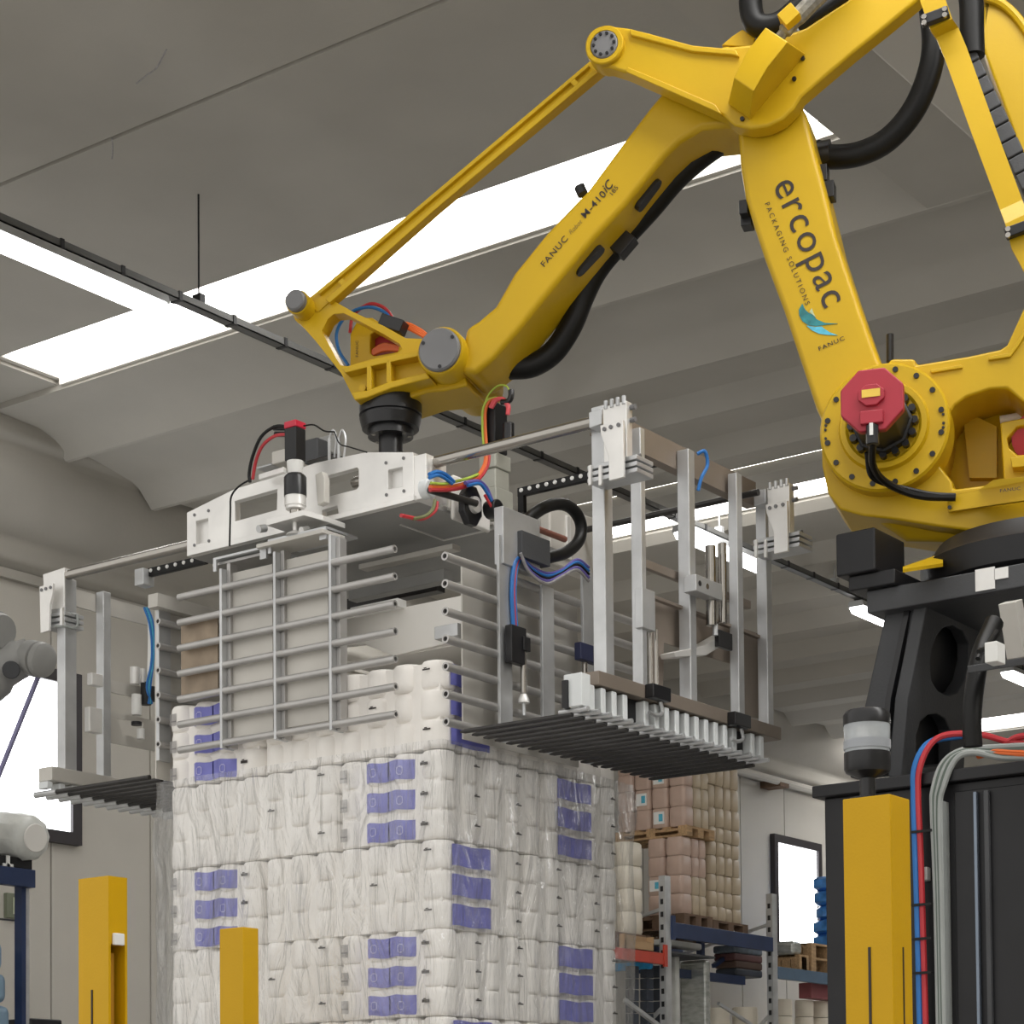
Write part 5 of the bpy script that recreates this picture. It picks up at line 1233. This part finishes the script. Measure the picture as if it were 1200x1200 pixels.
def bale(x0, y0, z0, dx, dy, dz_, m, label, grp, tag=None):
    key = (round(dx, 3), round(dy, 3), round(dz_, 3), m.name)
    if key not in bale_me:
        mb = MB(); n = 6; pr = []
        a, b, h = dx / 2 - .003, dy / 2 - .003, dz_ - .004
        for k, (zz2, s) in enumerate(((0, .90), (.02, .985), (h * .5, 1.0), (h - .02, .985), (h, .90))):
            L = []
            for i in range(20):
                t = 2 * math.pi * (i + .5) / 20; c_, s_ = math.cos(t), math.sin(t); e = .42
                L.append((math.copysign(abs(c_) ** e, c_) * a * s, math.copysign(abs(s_) ** e, s_) * b * s, zz2))
            pr.append(L)
        vs = [p for L in pr for p in L]
        fs = [(k * 20 + i, k * 20 + (i + 1) % 20, (k + 1) * 20 + (i + 1) % 20, (k + 1) * 20 + i) for k in range(4) for i in range(20)] + [tuple(range(19, -1, -1)), tuple(range(80, 100))]
        mb.add(vs, fs); me = mb.mesh('tissue_bale', 50); me.materials.append(m); bale_me[key] = me
    o = bpy.data.objects.new('tissue_bale', bale_me[key]); link(o, None, (x0 + dx / 2, y0 + dy / 2, z0)); props(o, label, 'bale', grp)
    if tag == 'x':
        l = obj('paper_label', MB().box((x0 - .004, y0 + dy * .2, z0 + dz_ * .2), (x0 + .004, y0 + dy * .8, z0 + dz_ * .8)), whitep, o)
        obj('label_print', MB().box((x0 - .006, y0 + dy * .28, z0 + dz_ * .32), (x0 - .003, y0 + dy * .5, z0 + dz_ * .68)), lightblue, l)
    return o
# load A: pallet of pinkish bales with a second loaded pallet on top
xA = at_y(800, 1068, YK + .06).x
zA0 = blz + .15 + .0
zfoot = zA0
y_a = YK + .06
zr_ = [at_y(800, v, y_a).z for v in (1070, 1046, 1024, 1001, 979)]
wA = at_y(829, 1020, y_a).x - xA
yA1 = at_x(757, 1020, xA).y
pallet(xA - .02, xA + wA + .04, y_a - .03, max(yA1, y_a + .6), zr_[0], darkwood, 'dark wooden pallet on the blue beam under the lower pinkish bales', 'pallets on the rack')
dyA = (yA1 - y_a) / 2
for r in range(4):
    h = zr_[r + 1] - zr_[r]
    for j in range(2):
        bale(xA, y_a + j * dyA, zr_[r], wA * .45, dyA, h, packpink, 'pinkish bale, lower load on the blue beam, %s row, %s' % (RW4[r], ('near corner', 'left end')[j]), 'bales in the lower load', 'x' if (r, j) == (1, 1) else None)
    for i in range(2):
        bale(xA + wA * (.45 + .275 * i), y_a, zr_[r], wA * .275, dyA, h, packtan if r < 2 else packpink, 'bale right of the corner, lower load on the blue beam, %s row, %s' % (RW4[r], ('inner one', 'outer one')[i]), 'bales in the lower load')
xU = at_y(803, 960, y_a).x
zu = [at_y(803, v, y_a).z for v in (967, 943, 919, 899, 875)]
wU = at_y(832, 950, y_a).x - xU
yU1 = min(at_x(722, 950, xU).y, YW - .1)
dyU = (yU1 - y_a) / 4
pallet(xU - .02, xU + wU + .03, y_a - .03, yU1, zu[0], woodm, 'light wooden pallet under the upper pinkish bales near the roof', 'pallets on the rack', min(.15, zu[0] - zr_[4] - .004))
for r in range(4):
    h = zu[r + 1] - zu[r]
    for j in range(4):
        bale(xU, y_a + j * dyU, zu[r], wU * .4, dyU, h, packpink, 'pinkish bale, upper load below the fork rods, %s row, %s' % (RW4[r], ('near corner', 'second from corner', 'third from corner', 'left end')[j]), 'bales in the upper load', 'x' if (r, j) in ((0, 1), (1, 2), (2, 1)) else None)
    for i in range(2):
        bale(xU + wU * (.4 + .3 * i), y_a, zu[r], wU * .3, dyU, h, packtan, 'tan bale right of the corner, upper load, %s row, %s' % (RW4[r], ('inner one', 'outer one')[i]), 'bales in the upper load')
# load B: tall stack of tan bales
y_b = YK + .12
xB0, xB1 = at_y(832, 1000, y_b).x, at_y(869, 1000, y_b).x
vs_ = [1078, 1061, 1043, 1023, 1001, 984, 967, 944, 918, 892]
zB = [at_y(834, v, y_b).z for v in vs_]
pallet(xB0, xB1 + .06, y_b - .03, y_b + .8, zB[0], darkwood, 'dark wooden pallet under the tall tan bale stack', 'pallets on the rack')
for r in range(9):
    for i in range(4):
        w = (xB1 - xB0) / 4
        bale(xB0 + i * w, y_b + random.uniform(-.012, .012), zB[r], w, .25, zB[r + 1] - zB[r], packtan, 'tan bale, tall stack right of the pinkish loads, %s row up, %s column' % (RW9[r], ('left', 'second', 'third', 'right')[i]), 'bales in the tall tan stack')
# cream column at the left
y_c = YK + .05
xC0, xC1 = at_y(738, 1040, y_c).x, at_y(756.5, 1040, y_c).x
zC = [at_y(740, v, y_c).z for v in (1094, 1067, 1040, 1013, 985)]
for r in range(4):
    bale(xC0, y_c, zC[r], xC1 - xC0, .35, zC[r + 1] - zC[r], packcream, 'cream bale beside the wrapped stack, right column, %s row' % RW4[r], 'cream bales in a column')
    bale(xC0 - .33, y_c + .1, zC[r], .32, .35, zC[r + 1] - zC[r], packcream, 'cream bale beside the wrapped stack, left column, %s row' % RW4[r], 'cream bales in a column')
obj('rack_shelf', MB().box((up1 - 2.2, YK, r0.z - .02), (up1 - .05, YK + 1.0, r0.z)), sheet, rk)
hz = r0.z
obj('shelf_spacer', MB().box((xC0 - .33, y_c, hz), (xC1, y_c + .45, zC[0])), darkwood, rk)
# open cardboard box in front of it
p, q = at_y(729, 1108, YK - .0), at_y(762, 1096, YK - .0)
cb = root('cardboard_box', (p.x + .2, YK + .0, hz), 'small open cardboard box on the red rack beam', 'box')
hb = .14
obj('box_wall', MB().box((p.x, YK - .04, hz), (q.x, YK - .03, hz + hb * .6)), carton, cb); obj('box_wall', MB().box((p.x, YK - .04, hz), (p.x + .01, YK + .04, hz + hb)), carton, cb)
obj('box_wall', MB().box((q.x - .01, YK - .04, hz), (q.x, YK + .04, hz + hb)), carton, cb); obj('box_wall', MB().box((p.x, YK + .03, hz), (q.x, YK + .04, hz + hb)), carton, cb); obj('box_floor', MB().box((p.x, YK - .04, hz), (q.x, YK + .04, hz + .01)), carton, cb)
# what lies below the blue beam
def block(name, u0, v0, u1, v1, y, d, m, label, cat, bevel=.01, grp=None, floor=False):
    o = obj(name, yb(u0, v1, u1, v0, y, d), m, bevel=bevel, label=label, cat=cat, group=grp); return o
shelf_z = at_y(800, 1119, YK + .2).z
obj('rack_shelf', MB().box((up1 + .05, YK + .0, shelf_z - .03), (at_y(838, 1100, YK).x, YK + 1.0, shelf_z - .01)), charcoal, rk)
block('film_pack', 763, 1098, 823, 1106, YK + .15, .15, whitep, 'flat white film pack lying under the blue rack beam', 'package', .02)
sl = block('silver_load', 797, 1121, 833, 1215, YK + .12, .3, silver, 'tall load in shiny silver wrap below the blue rack beam', 'package', .03)
block('clear_load', 783, 1119, 797, 1215, YK + .16, .1, cover, 'grey-green wrapped load beside the silver one', 'package', .02)
for k, (v0, v1) in enumerate(((1131, 1145), (1146, 1158), (1159, 1172), (1173, 1186), (1187, 1200))):
    for j, (u0, u1) in enumerate(((733, 749), (750, 766), (767, 777))):
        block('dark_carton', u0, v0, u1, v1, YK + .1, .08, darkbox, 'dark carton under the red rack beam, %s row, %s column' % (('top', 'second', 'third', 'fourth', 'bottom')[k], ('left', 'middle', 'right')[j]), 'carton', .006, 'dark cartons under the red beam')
block('blue_film', 722, 1121, 766, 1131, YK + .05, .5, mat('bright blue film', (.02, .36, .75), .3, var=.3, scale=12, bump=.6, bscale=12), 'bright blue film pack right under the red rack beam', 'package', .02)
for k in range(4):
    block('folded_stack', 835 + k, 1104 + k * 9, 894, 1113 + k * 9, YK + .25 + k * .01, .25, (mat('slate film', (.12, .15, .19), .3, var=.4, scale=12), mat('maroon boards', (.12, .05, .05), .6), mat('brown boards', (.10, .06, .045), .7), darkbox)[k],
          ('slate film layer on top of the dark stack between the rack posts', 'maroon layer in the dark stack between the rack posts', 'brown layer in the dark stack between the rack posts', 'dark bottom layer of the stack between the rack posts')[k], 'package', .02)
obj('beam', MB().box((up1 + .05, YK + .28, at_y(842, 1151, YK + .3).z), (up2 - .05, YK + .33, at_y(842, 1141, YK + .3).z)), rackblue, rk)
def reel(u, v, ru, h0, y, label, m=packcream):
    c_ = at_y(u, v, y); r_ = ru / FPX * (c_ - CAM).dot(F0)
    zb_ = h0 if h0 else c_.z - .8
    g = obj('paper_reel', MB().lathe((c_.x, y + r_, zb_), Z, [(0, r_ * .96), (.02, r_), (c_.z - zb_ - .02, r_), (c_.z - zb_, r_ * .96)], 28), m, label=label, cat='reel')
    return g
obj('rack_shelf', MB().box((up1 + .06, YK + .02, at_y(853, 1181, YK + .15).z - .84), (up2 + 1.2, YK + .5, at_y(853, 1181, YK + .15).z - .81)), charcoal, rk)
reel(853, 1181, 15, 0, YK + .15, 'cream paper reel standing low between the rack posts, left one')
reel(886, 1180, 15, 0, YK + .15, 'cream paper reel standing low beside the right rack post')
for k, (u, v) in enumerate(((927, 1171), (952, 1172), (972, 1173))):
    c_ = at_y(u, v + 19, YK + .1).z
    reel(u, v + 20, 11, 0, YK + .12, ('first', 'second', 'third')[k] + ' reel of the lower row right of the right rack post')
    o = reel(u, v, 11, c_ + .0, YK + .12, ('first', 'second', 'third')[k] + ' reel of the upper row right of the right rack post')
block('red_carton', 936, 1150, 985, 1168, YK + .06, .15, dirtyred, 'faded red carton hanging under the pale blue beam', 'carton', .006)
# goods on the right bay
zq0 = q0.z
xr0 = at_y(910, 1130, YK).x
pallet(at_y(905, 1130, YK + .3).x, at_y(946, 1130, YK).x, YK - .02, YK + .3, zq0 + .16, woodm, 'light pallet on the pale blue beam below the shiny load', 'pallets on the rack')
pallet(at_y(948, 1130, YK).x + .02, at_y(992, 1130, YK).x, YK - .02, YK + .3, zq0 + .15, woodm, 'lower light pallet of two beside the blue bags', 'pallets on the rack')
pallet(at_y(948, 1130, YK).x + .02, at_y(992, 1130, YK).x, YK - .02, YK + .3, zq0 + .30, woodm, 'upper light pallet of two beside the blue bags', 'pallets on the rack')
o = obj('shiny_load', MB().box((at_y(907, 1130, YK + .25).x, YK + .02, zq0 + .16), (at_y(943, 1130, YK).x, YK + .25, at_y(907, 1098, YK).z)), silver, bevel=.04, label='low shiny wrapped load on the pallet below the right window', cat='package')
wbx = at_y(952, 1050, YK + .3).x
for k in range(5):
    z0 = zq0 + .30 + k * .155
    jx = random.uniform(-.05, .05)
    m = MB(); vs = []
    for zz2, s in ((0, .85), (.03, 1), (.12, 1.0), (.155, .85)):
        for i in range(16):
            t = 2 * math.pi * i / 16; c_, s_ = math.cos(t), math.sin(t); e = .5; w = 1 + .06 * math.sin(i * 2.3 + k)
            vs.append((wbx + .45 + jx + math.copysign(abs(c_) ** e, c_) * .45 * s * w, YK + .16 + math.copysign(abs(s_) ** e, s_) * .16 * s * w, z0 + zz2))
    m.add(vs, [(a * 16 + i, a * 16 + (i + 1) % 16, (a + 1) * 16 + (i + 1) % 16, (a + 1) * 16 + i) for a in range(3) for i in range(16)] + [tuple(range(15, -1, -1)), tuple(range(48, 64))])
    obj('blue_bag', m, bluebag, label='bright blue plastic bag, number %s from the top by the right window' % ('five', 'four', 'three', 'two', 'one')[k], cat='bag', group='blue bags in a pile', sharp=60)
st = at_y(929, 1090, YW - .3)
obj('window_stay', MB().box((st.x - .02, YW - .055, st.z - .3), (st.x + .02, YW - .03, at_y(929, 1074, YW - .05).z)), purplec, w5)

# ================================================================== THINGS AT THE LEFT EDGE
def ad(u, v, d):
    r = ray(u, v); return CAM + r * (d / r.dot(Fc))
D = 12.0
ga = root('grey_robot_arm', ad(-10, 800, D), 'part of a grey handling arm with a slim strut at the left edge', 'robot')
obj('arm_tube', MB().tube([ad(-60, 845, D), ad(-20, 803, D), ad(14, 777, D), ad(36, 768, D)], [.16, .13, .11, .10], 14), gunmetal, ga)
obj('wrist_drum', MB().lathe(ad(30, 770, D), (ad(58, 775, D - .1) - ad(30, 770, D)).normalized(), [(0, .085), (.03, .10), (.10, .10), (.105, .085), (.115, .085), (.12, .10), (.15, .095), (.165, .07)], 24), gunmetal, ga)
obj('arm_recess', MB().lathe(ad(13, 785, D - .12), (ad(13, 785, D - .13) - ad(13, 785, D)).normalized(), [(0, .05), (.005, .045)], 16), charcoal, ga)
obj('strut', MB().bar(ad(46, 790, D), ad(-12, 935, D), .045, .02, R0), mat('violet grey strut', (.25, .24, .42), .5), ga, bevel=.004)
obj('upper_drum', MB().lathe(ad(-16, 738, D), (ad(6, 740, D - .1) - ad(-16, 738, D)).normalized(), [(0, .11), (.10, .11), (.11, .08), (.12, .08), (.125, .10), (.15, .09)], 20), gunmetal, ga)
obj('arm_column', MB().cyl(ad(-60, 845, D), V((ad(-60, 845, D).x, ad(-60, 845, D).y, 0)), .14, 14), gunmetal, ga)
D2 = 13.4
lr = root('blue_rack', V((ad(10, 1100, D2).x, ad(10, 1100, D2).y, 0)), 'dark blue rack post with a beam at the lower left edge', 'rack')
pu = ad(30, 1030, D2); yR2 = pu.y
obj('upright', MB().box((pu.x - .03, yR2, 0), (pu.x + .03, yR2 + .06, pu.z + .03)), galv, lr)
obj('upright_face', MB().box((pu.x - .034, yR2 - .004, 0), (pu.x + .0, yR2 + .064, pu.z + .05)), rackblue, lr)
b1 = at_y(0, 1020, yR2 - .03); b2 = at_y(34, 1046, yR2 - .03)
bz1, bz0 = at_y(30, 1019, yR2 - .03).z, at_y(30, 1040, yR2 - .03).z
obj('beam', MB().box((pu.x - 1.2, yR2 - .06, bz0), (pu.x + .03, yR2, bz1)), rackblue, lr, bevel=.004)
obj('wire_shelf', MB().box((pu.x - 1.2, yR2 + .1, at_y(20, 1078, yR2 + .1).z - .01), (pu.x, yR2 + .12, at_y(20, 1078, yR2 + .1).z)), charcoal, lr)
ph = root('wrapped_reel', ad(14, 1010, D2), 'white reel in pale film lying on the blue rack at the left edge', 'reel')
e0 = ad(40, 982, D2 - .1); e1 = ad(-40, 978, D2 + .35); dd = (e1 - e0).normalized()
obj('reel_body', MB().lathe(e0, dd, [(-.012, .09), (0, .115), (.02, .135), (.05, .145), (.20, .165), (.40, .165)], 10), cover, ph, bevel=.008)
obj('reel_end', MB().lathe(e0 - dd * .014, -dd, [(0, .09), (.006, .085)], 20), white, ph)
obj('cradle', MB().box((pu.x - 1.0, yR2 - .04, bz1 + .002), (pu.x + .02, yR2 + .3, bz1 + .07)), black, ph, bevel=.005)
q = at_y(10, 1012, yR2 - .05); obj('white_clip', MB().box((q.x - .04, yR2 - .05, q.z - .02), (q.x + .04, yR2 - .03, q.z)), whitep, ph); obj('white_clip', MB().box((q.x - .012, yR2 - .05, q.z - .02), (q.x + .012, yR2 - .03, q.z + .05)), whitep, ph)
zsh = at_y(10, 1215, yR2 + .1).z
obj('rack_shelf', MB().box((pu.x - 1.2, yR2, zsh - .03), (pu.x, yR2 + .5, zsh)), rackblue, lr)
for k in range(3):
    zb_ = zsh + k * (.20); xx = pu.x - .06
    obj('pale_bag', MB().box((xx - .64, yR2 + .02 + k * .01, zb_ + .002), (xx - .03 - k * .02, yR2 + .4, zb_ + .19)), palebag, bevel=.05, seg=3, label='pale blue bag on the blue rack shelf, %s of three' % ('lowest', 'middle', 'topmost')[k], cat='bag', group='pale blue bags at the left edge')
q = at_y(36, 1193, 11.2); q2 = at_y(73, 1198, 11.2)
obj('dark_cabinet', MB().box((q.x, 11.2, 0), (q2.x, 11.7, q.z)), black, bevel=.01, label='dark cabinet top just showing left of the yellow guard post', cat='cabinet')
